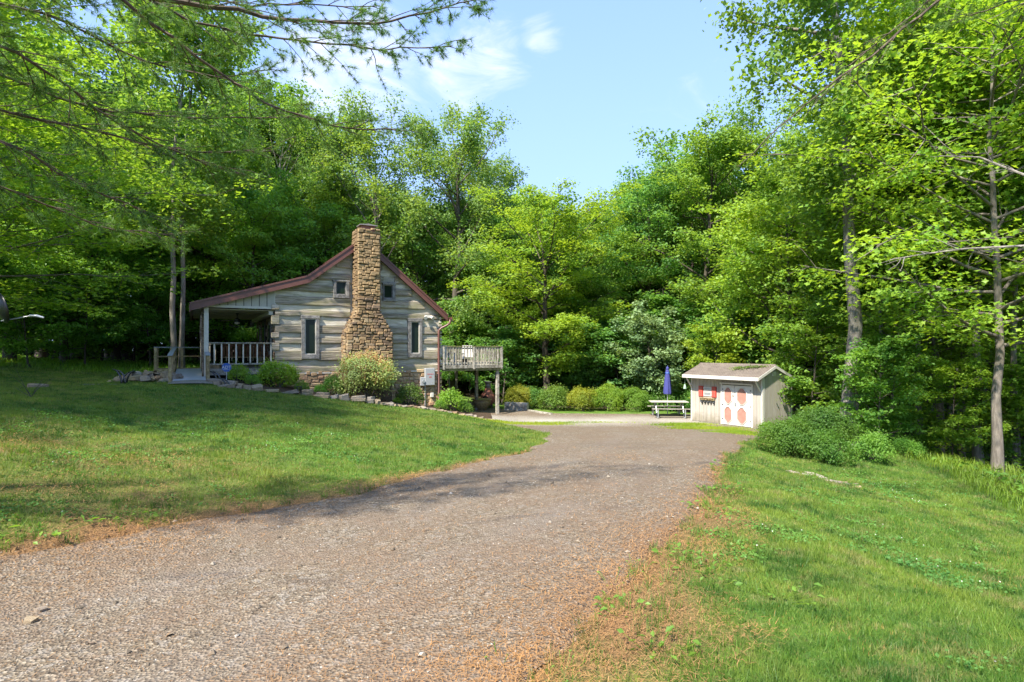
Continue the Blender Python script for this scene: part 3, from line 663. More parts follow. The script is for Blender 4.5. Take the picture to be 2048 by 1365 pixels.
fl_ = MB().bbox(3.35, 3.95, -.52, -.08, 6.6, 6.86, .02).build('flue', M['brick'], chim)
MB().prism([(3.27, 6.86), (4.03, 6.86), (4.03, 6.89), (3.65, 6.93), (3.27, 6.89)], -.60, 0).build('chimney_cap', M['cap'], chim)

# electrical cabinet, meter, conduits on the foundation wall
bx_ = MB().bbox(6.33, 6.78, -.24, -.06, -.06, .71, .012).build('electric_cabinet', M['boxgrey'], house)
def text(body, size, mat, parent, loc, rot, name='lettering', ext=.002):
    cu = bpy.data.curves.new(name, 'FONT'); cu.body = body; cu.size = size; cu.align_x = 'CENTER'; cu.align_y = 'CENTER'; cu.extrude = ext; cu.materials.append(mat)
    o = bpy.data.objects.new('tmp', cu); C.objects.link(o); dg = bpy.context.evaluated_depsgraph_get(); me = bpy.data.meshes.new_from_object(o.evaluated_get(dg))
    me.name = name; bpy.data.objects.remove(o); me.materials.clear(); me.materials.append(mat)
    return link(name, me, parent, loc, rot)
text('WARNING', .065, M['red'], bx_, (6.56, -.243, .44), (R_(90), 0, 0)); text('AB', .10, M['red'], bx_, (6.56, -.243, .31), (R_(90), 0, 0))
mt_ = MB().bbox(6.12, 6.33, -.2, -.06, -.08, .30, .012).build('electric_meter', M['boxgrey'], house)
MB().tube([(6.24, -.2, .12), (6.24, -.27, .12)], .065, 14).build('meter_dial', M['meter'], mt_)
MB().tube([(6.36, -.1, -.05), (6.36, -.1, -1.0)], .025, 7).build('conduit', M['meter'], house)
MB().bbox(6.62, 6.76, -.16, -.06, -.62, -.42, .01).build('outlet_box', M['white'], house)

# ceiling fan
cf = empty('ceiling_fan', hw(-1.25, 2.2, 3.12), TH, 'black ceiling fan with a pale lamp hanging under the porch ceiling', 'ceiling fan')
MB().lathe([(.07, 0), (.07, -.04), (.02, -.06), (.02, -.2), (.06, -.22), (.12, -.25), (.12, -.36), (.08, -.38)], 14).build('motor', M['black'], cf)
MB().lathe([(.10, -.38), (.12, -.40), (.09, -.46), (.02, -.48)], 14).build('lamp_bowl', M['post'], cf)
bl = MB().bbox(.1, .68, -.065, .065, -.33, -.318, .004); me_b = None
for k in range(5):
    o = bl.build('blade', M['black'], cf, rot=(R_(8), 0, k*2*pi/5+.2)) if k == 0 else link('blade', me_b, cf, None, (R_(8), 0, k*2*pi/5+.2)); me_b = o.data
# porch bench
bn = empty('porch_bench', hw(-.98, 2.4, .80), TH+0.0, 'brown slatted wooden bench behind the porch railing', 'bench')
for i in range(11): MB().bbox(-.85+i*.16, -.73+i*.16, .24, .27, .45, .93, .006).build('back_slat', M['brownwood'], bn)
MB().bbox(-.9, .95, .22, .29, .92, 1.0, .01).build('top_rail', M['brownwood'], bn)
for i in range(4): MB().bbox(-.9, .95, -.25+i*.125, -.14+i*.125, .42, .45, .005).build('seat_slat', M['newwood'], bn)
for x in (-.9, .89):
    for y in (-.24, .24): MB().bbox(x, x+.06, y-.03, y+.03, 0, .62 if y < 0 else .95, .006).build('leg', M['brownwood'], bn)
    MB().bbox(x-.01, x+.07, -.28, .26, .62, .66, .006).build('armrest', M['brownwood'], bn)

# access ramp
rp_ = empty('access_ramp', hw(-3.0, -1.9, 0), TH, 'grey boarded access ramp with yellowish timber handrails leading to the porch', 'ramp')
zb, zt_ = hground(-3.0, -1.9)+.03, .74
RL = 5.6
nb = 40
for i in range(nb):
    y = i*RL/nb; z = zb+(zt_-zb)*i/nb
    MB().bbox(-.52, .52, 0, RL/nb-.008, -.03, 0, .003).build('deck_board', M['ramp'], rp_, loc=(0, y, z), rot=(atan2(zt_-zb, RL), 0, 0))
for sx in (-.58, .58):
    MB().bar((sx, 0, zb-.06), (sx, RL, zt_-.06), .04, .16).build('stringer', M['newwood'], rp_)
    MB().bar((sx, -.05, zb+.93), (sx, RL, zt_+.93), .15, .035).build('handrail', M['railcap'], rp_)
    MB().bar((sx, 0, zb+.84), (sx, RL, zt_+.84), .04, .09).build('side_rail', M['newwood'], rp_)
    MB().bar((sx, 0, zb+.42), (sx, RL, zt_+.42), .04, .09).build('side_rail', M['newwood'], rp_)
    for f in (0.01, .33, .66, .99): MB().bbox(sx-.05, sx+.05, f*RL-.05, f*RL+.05, zb-.3+(zt_-zb)*f, zb+.90+(zt_-zb)*f, .008).build('post', M['newwood'], rp_)
for i in range(10): MB().bbox(-1.35, .55, RL+i*.14, RL+i*.14+.132, zt_-.03, zt_, .003).build('landing_board', M['newwood'], rp_)
MB().box(-1.36, -.6, RL-.03, RL+.01, zt_-.17, zt_-.005).build('landing_fascia', M['newwood'], rp_)
MB().box(-1.36, -1.32, RL+.01, RL+1.4, zt_-.17, zt_-.005).build('landing_fascia', M['newwood'], rp_)
for x, y in [(-1.3, RL+.05), (-1.3, RL+1.35), (-.35, RL+1.35), (.5, RL+1.35), (-.72, RL+.05)]: MB().bbox(x-.05, x+.05, y-.05, y+.05, -.2, zt_+.92, .008).build('post', M['newwood'], rp_)
for z in (.9, .5): 
    MB().bbox(-1.36, .56, RL+1.30, RL+1.40, zt_+z, zt_+z+.04, .006).build('landing_rail', M['railcap' if z > .8 else 'newwood'], rp_)
    MB().bbox(-1.36, -.62, RL+.0, RL+.10, zt_+z+.002, zt_+z+.042, .006).build('landing_rail', M['railcap' if z > .8 else 'newwood'], rp_)
    MB().bbox(-1.35, -1.25, RL+.10, RL+1.30, zt_+z, zt_+z+.04, .006).build('landing_rail', M['railcap' if z > .8 else 'newwood'], rp_)

# raised deck at the right of the cabin
dk = empty('raised_deck', (HO[0], HO[1], 0), TH, 'weathered raised timber deck on tall posts attached to the right of the cabin', 'deck')
Zf = .82; S0, S1, DY = 7.25, 10.36, 5.6
for i in range(28): MB().bbox(S0, S1, .02+i*.2, .19+i*.2, Zf-.03, Zf, .003).build('deck_board', M['oldwood'], dk)
MB().bbox(S0, S1+.02, -.03, .015, Zf-.27, Zf-.035, .006).build('rim_board', M['mosswood'], dk); MB().bbox(S1-.02, S1+.022, .02, DY, Zf-.27, Zf-.035, .006).build('rim_board', M['oldwood'], dk)
MB().bbox(S0, S1+.06, -.07, -.032, Zf-.15, Zf+.0, .006).build('rim_board', M['oldwood'], dk)
for i in range(9): MB().box(S0+.1+i*.37, S0+.14+i*.37, .02, DY, Zf-.22, Zf-.035).build('joist', M['mosswood'], dk)
for s, y in [(10.2, .12), (10.15, 2.4), (10.12, 5.0), (7.5, 5.0)]:
    g = hground(s, y); MB().bbox(s-.075, s+.075, y-.075, y+.075, g-.2, Zf-.28, .012).build('post', M['oldwood'], dk)
def railing(pts_a, pts_b, n, mat):
    a = np.array(pts_a, float); b = np.array(pts_b, float)
    r_ = MB().bar(a+(0, 0, .90), b+(0, 0, .90), .12, .04).build('railing', M['mosswood'], dk)
    MB().bar(a+(0, 0, .80), b+(0, 0, .80), .035, .08).build('rail', M['oldwood'], r_); MB().bar(a+(0, 0, .10), b+(0, 0, .10), .035, .08).build('rail', M['oldwood'], r_)
    for i in range(n):
        p = a+(b-a)*(i+.5)/n; MB().bbox(p[0]-.018, p[0]+.018, p[1]-.045, p[1]-.01, Zf-.02, Zf+.88, .003).build('baluster', M[mat], r_)
railing((S0, -.03, Zf), (S1, -.03, Zf), 21, 'oldwood'); railing((S1, .0, Zf), (S1, DY, Zf), 30, 'oldwood'); railing((S0, DY, Zf), (S1, DY, Zf), 18, 'oldwood')
for s, y in [(S1, -.04), (8.85, -.04), (S1, 2.8), (S1, DY), (8.85, DY), (S0+.04, -.04)]: MB().bbox(s-.045, s+.045, y-.05, y+.04, Zf-.2, Zf+.89, .006).build('rail_post', M['oldwood'], dk)
# chairs on the deck
def deck_chair(s, y, rz, lab):
    c = empty('deck_chair', hw(s, y, Zf), TH+rz, lab, 'chair')
    for i in range(5): MB().bbox(-.26+i*.105, -.17+i*.105, .2, .225, .38, .98, .006).build('back_slat', M['white'], c, rot=(R_(-6), 0, 0))
    for i in range(4): MB().bbox(-.28, .28, -.28+i*.125, -.17+i*.125, .36, .385, .005).build('seat_slat', M['white'], c)
    for x in (-.28, .28):
        for yy in (-.25, .2): MB().bbox(x-.03, x+.03, yy-.03, yy+.03, 0, .56, .005).build('leg', M['white'], c)
        MB().bbox(x-.05, x+.05, -.32, .26, .56, .585, .005).build('armrest', M['white'], c)
deck_chair(8.1, 1.5, .2, 'pale slatted chair on the raised deck nearest the cabin corner'); deck_chair(9.35, 1.7, -.3, 'pale slatted chair on the raised deck nearer its outer corner')
pt = empty('potted_plant', hw(8.65, .5, Zf), 0, 'small green plant in a dark pot on the raised deck', 'plant')
MB().lathe([(.12, 0), (.16, .28), (.17, .3), (.14, .3), (.13, .27)], 12).build('pot', M['black'], pt)

# hanging chair swing, urn, chiminea, iron bench below the deck
sw = empty('porch_swing', hw(8.55, 3.1, hground(8.55, 3.1)), TH, 'black swing seat hung on pale ropes beneath the raised deck', 'swing')
zt2 = Zf-.25-hground(8.55, 3.1)
for x in (-.42, .42):
    for y, xx in ((-.25, -.1), (.25, .1)): MB().tube([(x*.75, 0, zt2), (x*.85+xx*.3, y*.5, 1.3), (x+xx, y, .58)], .012, 5).build('rope', M['rope'], sw)
MB().bbox(-.55, .55, -.27, .25, .44, .50, .02).build('seat', M['black'], sw)
for i in range(9): MB().bbox(-.54+i*.125, -.45+i*.125, .22, .26, .48, .98-.02*abs(i-4), .01).build('back_slat', M['black'], sw)
for x in (-.55, .5): MB().bbox(x, x+.05, -.27, .25, .66, .70, .008).build('armrest', M['black'], sw); MB().bbox(x, x+.05, -.27, -.22, .5, .66, .005).build('arm_post', M['black'], sw)
x, y, g = GX(963, 30.2); g = h1(x, y)
un = empty('urn_planter', (x, y, g), 0, 'wide tan glazed urn with a flared rim standing by the deck posts', 'urn')
MB().lathe([(.20, 0), (.24, .02), (.36, .18), (.46, .36), (.50, .48), (.44, .52), (.46, .54), (.56, .56), (.56, .60), (.50, .60), (.42, .55)], 26).build('bowl', M['urn'], un, smooth=True)
x, y, g = GX(976, 31.4)
ch = empty('chiminea', (x, y, g), 0.4, 'terracotta chiminea with grey chimney neck behind the tan urn', 'chiminea')
MB().lathe([(.16, .18), (.26, .25), (.37, .42), (.40, .58), (.37, .74), (.27, .90), (.19, 1.0), (.16, 1.12)], 22).build('body', M['terra'], ch, smooth=True)
MB().lathe([(.16, 1.12), (.145, 1.3), (.16, 1.42), (.21, 1.46), (.21, 1.49), (.14, 1.49)], 18).build('neck', M['cap'], ch, smooth=True)
MB().tube([(-.24, -.26, .55), (-.27, -.31, .56)], [.15, .17], 16).build('mouth', M['dark'], ch)
for k in range(3): MB().bar((.2*cos(k*2.1), .2*sin(k*2.1), .22), (.28*cos(k*2.1), .28*sin(k*2.1), 0), .03, .03).build('leg', M['black'], ch)
x, y, g = GX(924, 28.6)
ib = empty('iron_bench', (x, y, g), TH+1.0, 'garden bench with ornate black iron ends beside the gravel court', 'bench')
for sx in (-.6, .6):
    m = MB()
    m.tube([(sx, -.25, 0), (sx, -.22, .2), (sx, -.2, .42), (sx, .2, .42), (sx, .22, .2), (sx, .28, 0)], .025, 6); m.tube([(sx, .2, .42), (sx, .27, .65), (sx, .32, .85)], .022, 6); m.tube([(sx, -.2, .42), (sx, -.25, .6), (sx, -.1, .65), (sx, .25, .62)], .02, 6)
    m.tube([(sx, -.15, .1), (sx, 0, .22), (sx, .1, .34)], .018, 6); m.tube([(sx, .15, .1), (sx, 0, .22), (sx, -.1, .34)], .018, 6); m.build('iron_end', M['black'], ib)
for i in range(5): MB().bbox(-.6, .6, -.2+i*.085, -.13+i*.085, .42, .445, .004).build('seat_slat', M['oldwood'], ib)
for i in range(4): MB().bbox(-.6, .6, .225+i*.022, .245+i*.022, .52+i*.09, .59+i*.09, .004).build('back_slat', M['oldwood'], ib)

# timber edgings of the gravel court
def timber(a, b, wd, h, lab, z0=None, cat='timber'):
    a = np.array(a[:2]); b = np.array(b[:2]); L = np.linalg.norm(b-a); m_ = (a+b)/2; g = z0 if z0 is not None else (h1(*a)+h1(*b))/2
    t_ = empty('landscape_timber', (m_[0], m_[1], g), atan2(*(b-a)[::-1]), lab, cat)
    n = max(1, int(L/1.6))
    for i in range(n): MB().bbox(-L/2+i*L/n+.005, -L/2+(i+1)*L/n-.005, -wd/2, wd/2, -.05, h, .015).build('beam', M['oldwood'], t_)
A, B, Cc, Dd, Ee = (-4.0, 33.2), (-1.1, 31.9), (-.45, 30.6), (.85, 29.5), (1.95, 27.9)
timber(A, B, .16, .16, 'long grey timber edging the gravel under the deck')
timber(Dd, Ee, .14, .10, 'low grey timber sloping along the right edge of the gravel below the yellowish shrub')
timber((-.35, 30.3), (.85, 29.8), .30, .42, 'thick grey timber planter beam right of the front deck post')

# ---------------------------------------------------------------- garden shed
SH = empty('garden_shed', (8.04, 25.5, -1.63), atan2(-.82, .572), 'small cream garden shed with coral panelled double doors and red shutters', 'shed')
SL_, SD = 3.41, 2.18
MB().box(.03, SL_-.03, .03, SD-.03, 0, 1.93).build('wall_core', M['dark'], SH)
MB().box(-.02, SL_+.02, -.03, SD+.02, -.25, .03).build('base', M['oldwood'], SH)
nb = 17; fx = np.linspace(.04, SL_-.04, nb+1)
for i in range(nb):
    a, b = fx[i]+.006, fx[i+1]-.006
    if 1.62 < (a+b)/2 < 2.92: MB().box(a, b, 0, .04, 1.72, 2.05).build('wall_board', M['shed'], SH)
    else: MB().box(a, b, 0, .04, .04, 2.05).build('wall_board', M['shed'], SH)
ny_ = 11; fy = np.linspace(.04, SD-.04, ny_+1)
def shr(y): return 2.52-.372*(.79-y) if y < .79 else 2.52-.372*(y-.79)
for xs in (0, SL_-.04):
    for i in range(ny_):
        a, b = fy[i]+.005, fy[i+1]-.005
        pr = [(a, .04), (b, .04), (b, shr(b)-.03)]+([(.79, 2.48)] if a < .79 < b else [])+[(a, shr(a)-.03)]
        MB().prism(pr, xs, xs+.04, 'x').build('wall_board', M['shed'], SH)
MB().prism([(.06, 1.9), (SD-.06, 1.9), (.79, 2.44)], .05, SL_-.05, 'x').build('gable_core', M['dark'], SH)
for x in (-.012, SL_-.05): MB().box(x, x+.062, -.02, .05, -.02, 2.06).build('corner_trim', M['white'], SH)
for x in (-.012, SL_-.05): MB().box(x, x+.062, SD-.05, SD+.012, -.02, 1.93).build('corner_trim', M['white'], SH)
MB().box(-.014, -.002, .05, .14, 0, 2.1).build('corner_trim', M['white'], SH); MB().box(SL_+.002, SL_+.014, .052, .14, 0, 2.1).build('corner_trim', M['white'], SH)
# roof
def srf(name, y0, y1, o, t_, x0, x1, mat): return MB().prism([(y0, shr(y0)+o), (y1, shr(y1)+o), (y1, shr(y1)+o+t_), (y0, shr(y0)+o+t_)], x0, x1, 'x').build(name, mat, SH)
srf('roof', -.45, .789, 0, .035, -.10, SL_+.10, M['shingle']); srf('roof', .791, 2.34, 0, .035, -.10, SL_+.10, M['shingle'])
for r_i in range(8):
    y0 = -.455+r_i*.155; srf('shingle_course', y0, min(y0+.17, .79), .036, .012, -.105, SL_+.105, M['shingle'])
for r_i in range(10):
    y1 = 2.345-r_i*.155; srf('shingle_course', max(y1-.17, .792), y1, .036, .012, -.105, SL_+.105, M['shingle'])
MB().prism([(.68, shr(.68)+.05), (.79, 2.572), (.90, shr(.90)+.05), (.79, 2.60)], -.11, SL_+.11, 'x').build('ridge_cap', M['shingle'], SH)
MB().box(-.12, SL_+.12, -.485, -.452, shr(-.45)-.10, shr(-.45)+.035).build('fascia', M['white'], SH)
for x in (-.125, SL_+.10):
    srf('rake_trim', -.45, .789, -.085, .118, x, x+.025, M['white']); srf('rake_trim', .791, 2.34, -.085, .118, x, x+.025, M['white'])
for x in (.03, SL_-.06): 
    MB().bar((x, -.43, shr(-.43)-.04), (x, -.02, 1.52), .05, .05).build('eave_bracket', M['white'], SH)
MB().box(0.0, SL_, -.44, 0, 2.0, 2.012).build('soffit', M['siding'], SH)
# doors with elongated octagon panels
def octag(x0, x1, z0, z1):
    c = (x1-x0)*.36; dz = c*1.15; return [(x0, z0+dz), (x0+c, z0), (x1-c, z0), (x1, z0+dz), (x1, z1-dz), (x1-c, z1), (x0+c, z1), (x0, z1-dz)]
for x0, x1, p0, p1 in [(1.60, 2.185, 1.73, 2.06), (2.20, 2.955, 2.33, 2.74)]:
    d_ = MB().box(x0, x1, -.035, .03, .05, 1.70).build('door', M['white'], SH)
    for z0, z1 in [(.14, .80), (.93, 1.60)]:
        o_ = octag(p0, p1, z0, z1); MB().prism(o_, -.045, -.0355).build('door_panel', M['coral'], d_)
        # raised white moulding round the panel
        cx_, cz_ = (p0+p1)/2, (z0+z1)/2; m = MB(); n = 8
        ou = [(cx_+(a-cx_)*1.12, cz_+(b-cz_)*1.07) for a, b in o_]
        V = [(a, y, b) for y in (-.036, -.068) for a, b in o_]+[(a, y, b) for y in (-.036, -.062) for a, b in ou]
        Fc = []
        for i in range(n):
            j = (i+1) % n; Fc += [(i, j, 8+j, 8+i), (8+i, 8+j, 24+j, 24+i), (24+i, 24+j, 16+j, 16+i)]
        m.add(V, Fc); m.build('panel_moulding', M['white'], d_)
MB().lathe([(.02, 0), (.03, .02), (.0, .04)], 10).build('door_knob', M['black'], SH, loc=(2.13, -.035, 1.27), rot=(R_(90), 0, 0))
MB().box(2.22, 2.27, -.06, -.036, .86, 1.0).build('hasp', M['meter'], SH)
MB().box(1.54, 1.595, -.05, .03, .03, 1.74).build('door_trim', M['white'], SH); MB().box(2.96, 3.015, -.05, .03, .03, 1.74).build('door_trim', M['white'], SH)
MB().box(1.50, 3.055, -.075, .03, 1.742, 1.80).build('door_trim', M['white'], SH)
for x_ in (1.60, 2.90):
    for z in (.25, .85, 1.5): MB().box(x_, x_+.055, -.043, -.034, z, z+.04).build('hinge', M['black'], SH)
# window, shutters, shelf of ornaments
wf = MB().box(.66, 1.07, -.03, .03, 1.17, 1.56).build('window', M['white'], SH)
MB().box(.70, 1.03, -.036, -.031, 1.22, 1.53).build('pane', M['meter'], wf)
for z in (1.32, 1.37, 1.45): MB().box(.70, 1.03, -.045, -.037, z, z+.02).build('muntin', M['white'], wf)
for x0 in (.42, 1.09):
    sh_ = MB().box(x0, x0+.22, -.05, .0, 1.14, 1.60).build('shutter', M['shutter'], SH)
    for k in (.06, .13): MB().box(x0+k, x0+k+.018, -.058, -.051, 1.16, 1.58).build('batten', M['coral'], sh_)
MB().bbox(.50, 1.26, -.14, .0, 1.07, 1.10, .006).build('window_shelf', M['newwood'], SH)
for k in range(9): MB().lathe([(.02, 0), (.035, .02), (.03, .06), (.012, .085)], 8).build('shelf_ornament', M['newwood'], SH, loc=(.55+k*.085, -.09, 1.0-.01*(k % 2)))
for k in range(5): MB().lathe([(.012, .10), (.03, .07), (.04, .03), (.025, 0)], 8).build('hanging_bell', M['black'], SH, loc=(.60+k*.15, -.04, .84+.01*(k % 2)))
gv = MB().box(SL_+.002, SL_+.03, .68, .92, 2.12, 2.30).build('gable_vent', M['white'], SH)
for z in (2.15, 2.19, 2.23): MB().box(SL_+.03, SL_+.034, .70, .90, z, z+.015).build('louvre', M['siding'], gv)

# picnic table and umbrella
x, y, g = GX(1337, 27.0)
pic = empty('picnic_table', (x, y, g), R_(-4), 'pale topped picnic table on bent grey pipe legs beside the shed', 'picnic table')
for i in range(6): MB().bbox(-.87, .87, -.37+i*.125, -.255+i*.125, .72, .755, .006).build('table_plank', M['siding'], pic)
for sy in (-1, 1):
    for i in range(2): MB().bbox(-.87, .87, sy*.66-.12+i*.125, sy*.66-.01+i*.125, .43, .462, .006).build('bench_plank', M['oldwood'], pic)
for x_ in (-.62, .62):
    for sy in (-1, 1): MB().tube([(x_, sy*.12, .71), (x_, sy*.30, .42), (x_, sy*.5, .06), (x_, sy*.62, .02), (x_, sy*.78, .06), (x_, sy*.78, .2), (x_, sy*.76, .43)], .024, 7).build('leg', M['meter'], pic)
    MB().tube([(x_, -.7, .41), (x_, .7, .41)], .02, 7).build('crossbar', M['meter'], pic)
um = empty('patio_umbrella', (GX(1335, 27.6)[0], 27.6, GX(1335, 27.6)[2]), 0, 'closed blue patio umbrella standing behind the picnic table', 'umbrella')
MB().tube([(0, 0, 0), (0, 0, 2.35)], .02, 8).build('pole', M['meter'], um)
prof = [(.17, 1.05), (.185, 1.15), (.16, 1.4), (.12, 1.8), (.08, 2.12), (.05, 2.25)]; V = []; k = 24
for r_, z in prof:
    for j in range(k): q = r_*(1+.22*cos(j*2*pi*8/k+z)+.05*sin(j*1.7+z*3)); V.append((q*cos(2*pi*j/k), q*sin(2*pi*j/k), z+(.05*cos(j*2*pi*8/k) if z < 1 else 0)))
m = MB(); m.add(V, [[i*k+j, i*k+(j+1) % k, (i+1)*k+(j+1) % k, (i+1)*k+j] for i in range(len(prof)-1) for j in range(k)]+[list(range((len(prof)-1)*k, len(prof)*k))]); m.build('canopy', M['blue'], um, smooth=True)
MB().lathe([(.07, 2.24), (.075, 2.3), (.03, 2.36), (.01, 2.42)], 12).build('cap', M['blue'], um)
MB().lathe([(.10, 2.02), (.115, 2.05), (.10, 2.09)], 14, cap=False).build('tie_band', M['signblue'], um)
# wind chime under the shed eave
wc = empty('wind_chime', tuple(np.array([8.04, 25.5, -1.63])+np.array([-.12*.572-.3*.82, .12*.82-.3*.572, 1.95])), 0, 'small green wind chime hanging from the left end of the shed eave', 'wind chime')
MB().lathe([(.005, 0), (.005, -.3), (.03, -.32), (.06, -.42), (.07, -.5), (.02, -.5)], 8).build('bell', M['rope'], wc)

# security sign on its stake
x, y, g = GX(453, 20.6)
sg = empty('yard_sign', (x, y, g), R_(22), 'small blue octagonal yard sign with white letters in the flower bed', 'sign')
MB().box(-.012, .012, .0, .012, -.1, .5).build('stake', M['meter'], sg)
o8 = [(.165*cos(pi/8+i*pi/4), .60+.165*sin(pi/8+i*pi/4)) for i in range(8)]
MB().prism(o8, -.012, 0).build('plate', M['signblue'], sg)
o8 = [(.15*cos(pi/8+i*pi/4), .60+.15*sin(pi/8+i*pi/4)) for i in range(8)]
text('ADT', .15, M['white'], sg, (0, -.014, .60), (R_(90), 0, 0))
MB().box(-.11, .11, -.016, -.0125, .515, .525).build('underline', M['white'], sg)
# black curved metal arcs
def arc(px, D, hgt, lean, lab, rz=0):
    x, y, g = GX(px, D); a = empty('metal_arc', (x, y, g), rz, lab, 'garden ornament', 'curved black metal arcs by the ramp')
    for k in (0, 1):
        pts = [(lean*(.30*(1-cos(t_)))-(.0 if k == 0 else .12*lean)*0+k*.13*(-lean), .0, hgt*sin(t_)*(1-.06*k)) for t_ in np.linspace(0, 1.5, 9)]
        MB().tube(pts, np.linspace(.035, .02, 9), 6).build('curved_bar', M['iron_hl'], a, smooth=True)
arc(243, 19.0, .52, -1, 'double black metal arc curving left, leftmost beside the rock pile'); arc(253, 19.3, .44, 1, 'black metal arc curving right, just left of the rock pile')
arc(452, 19.9, .34, -1, 'short double black metal arc at the right foot of the ramp'); arc(434, 20.5, .42, -1, 'thin black metal arc behind the stones right of the ramp')
x, y, g = GX(598, 21.2)
lt_ = empty('path_light', (x, y, g), .5, 'short dark square path light among the bed stones', 'path light')
for sx in (-.07, .07):
    for sy in (-.07, .07): MB().box(sx-.012, sx+.012, sy-.012, sy+.012, 0, .30).build('post', M['black'], lt_)
MB().box(-.10, .10, -.10, .10, .30, .33).build('cap', M['black'], lt_)

# satellite dish on a pole at the left edge of the view
sd = empty('satellite_dish', (-9.98, 11.0, h1(-9.98, 11.0)), 0, 'black satellite dish with grey feed arm at the left edge of the lawn', 'satellite dish')
gz = 2.38-h1(-9.98, 11.0)
k = 28; V = [(0, .0, 0)]
for i in range(1, 6):
    r_ = i/5
    for j in range(k): V.append((.36*r_*cos(2*pi*j/k), .09*r_*r_, .30*r_*sin(2*pi*j/k)))
Fc = [(0, 1+j, 1+(j+1) % k) for j in range(k)]+[(1+i*k+j, 1+i*k+(j+1) % k, 1+(i+1)*k+(j+1) % k, 1+(i+1)*k+j) for i in range(4) for j in range(k)]
V = V+[(a, b+.012, c) for a, b, c in V]; n = len(V)//2; Fc = Fc+[tuple(q+n for q in f[::-1]) for f in Fc]+[(1+4*k+j, 1+4*k+(j+1) % k, n+1+4*k+(j+1) % k, n+1+4*k+j) for j in range(k)]
MB().add(V, Fc).build('reflector', M['black'], sd, loc=(0, 0, gz), rot=(R_(12), R_(20), R_(-32)), smooth=True)
MB().tube([(-.05, 0, -.1), (-.05, 0, gz-.15), (0, 0, gz)], .025, 8).build('pole', M['meter'], sd)
MB().tube([(.05, .05, gz-.24), (.30, .1, gz-.19), (.56, .15, gz-.13)], .012, 7).build('feed_arm', M['meter'], sd)
MB().tube([(.54, .14, gz-.13), (.66, .16, gz-.135), (.78, .18, gz-.17)], [.022, .026, .018], 8).build('receiver', M['meter'], sd)

# ---------------------------------------------------------------- foliage
def unit(a): return a/(np.linalg.norm(a, axis=-1, keepdims=True)+1e-9)
def leafquads(c, nrm, size, rg, aspect=.72, fold=.18, tang=None, shape=4):
    """one folded diamond (two triangles) or lobed leaf per centre"""
    n = len(c); rv = rg.normal(size=(n, 3)) if tang is None else tang
    t = unit(rv-(rv*nrm).sum(-1, keepdims=True)*nrm); b = np.cross(nrm, t); s = np.broadcast_to(size, (n,))[:, None]
    if shape == 4:
        V = np.stack([c-t*s*.5, c+b*s*.5*aspect+nrm*s*fold, c+t*s*.5, c-b*s*.5*aspect+nrm*s*fold], 1)
        i = np.arange(n)[:, None]*4; return V.reshape(-1, 3), [np.concatenate([i+[0, 1, 2], i+[0, 2, 3]], 0)]
    # lobed leaf: seven-point fan
    k = [(-.5, 0), (-.12, .22), (-.05, .52), (.18, .2), (.55, 0), (.18, -.2), (-.05, -.52), (-.12, -.22)]
    V = np.stack([c+t*s*p+b*s*q*aspect*1.3+nrm*s*fold*abs(q)*1.2 for p, q in k], 1); i = np.arange(n)[:, None]*8
    return V.reshape(-1, 3), [np.concatenate([i+[0, 1, 3], i+[1, 2, 3], i+[0, 3, 4], i+[0, 4, 5], i+[0, 5, 7], i+[7, 5, 6]], 0)]
def curve(p0, d0, L, n, rg, up=.0, wob=.12):
    pts = [np.array(p0, float)]; d = np.array(d0, float); d /= np.linalg.norm(d)
    for i in range(n):
        d = d+rg.normal(size=3)*wob+np.array([0, 0, up]); d /= np.linalg.norm(d); pts.append(pts[-1]+d*L/n)
    return np.array(pts)
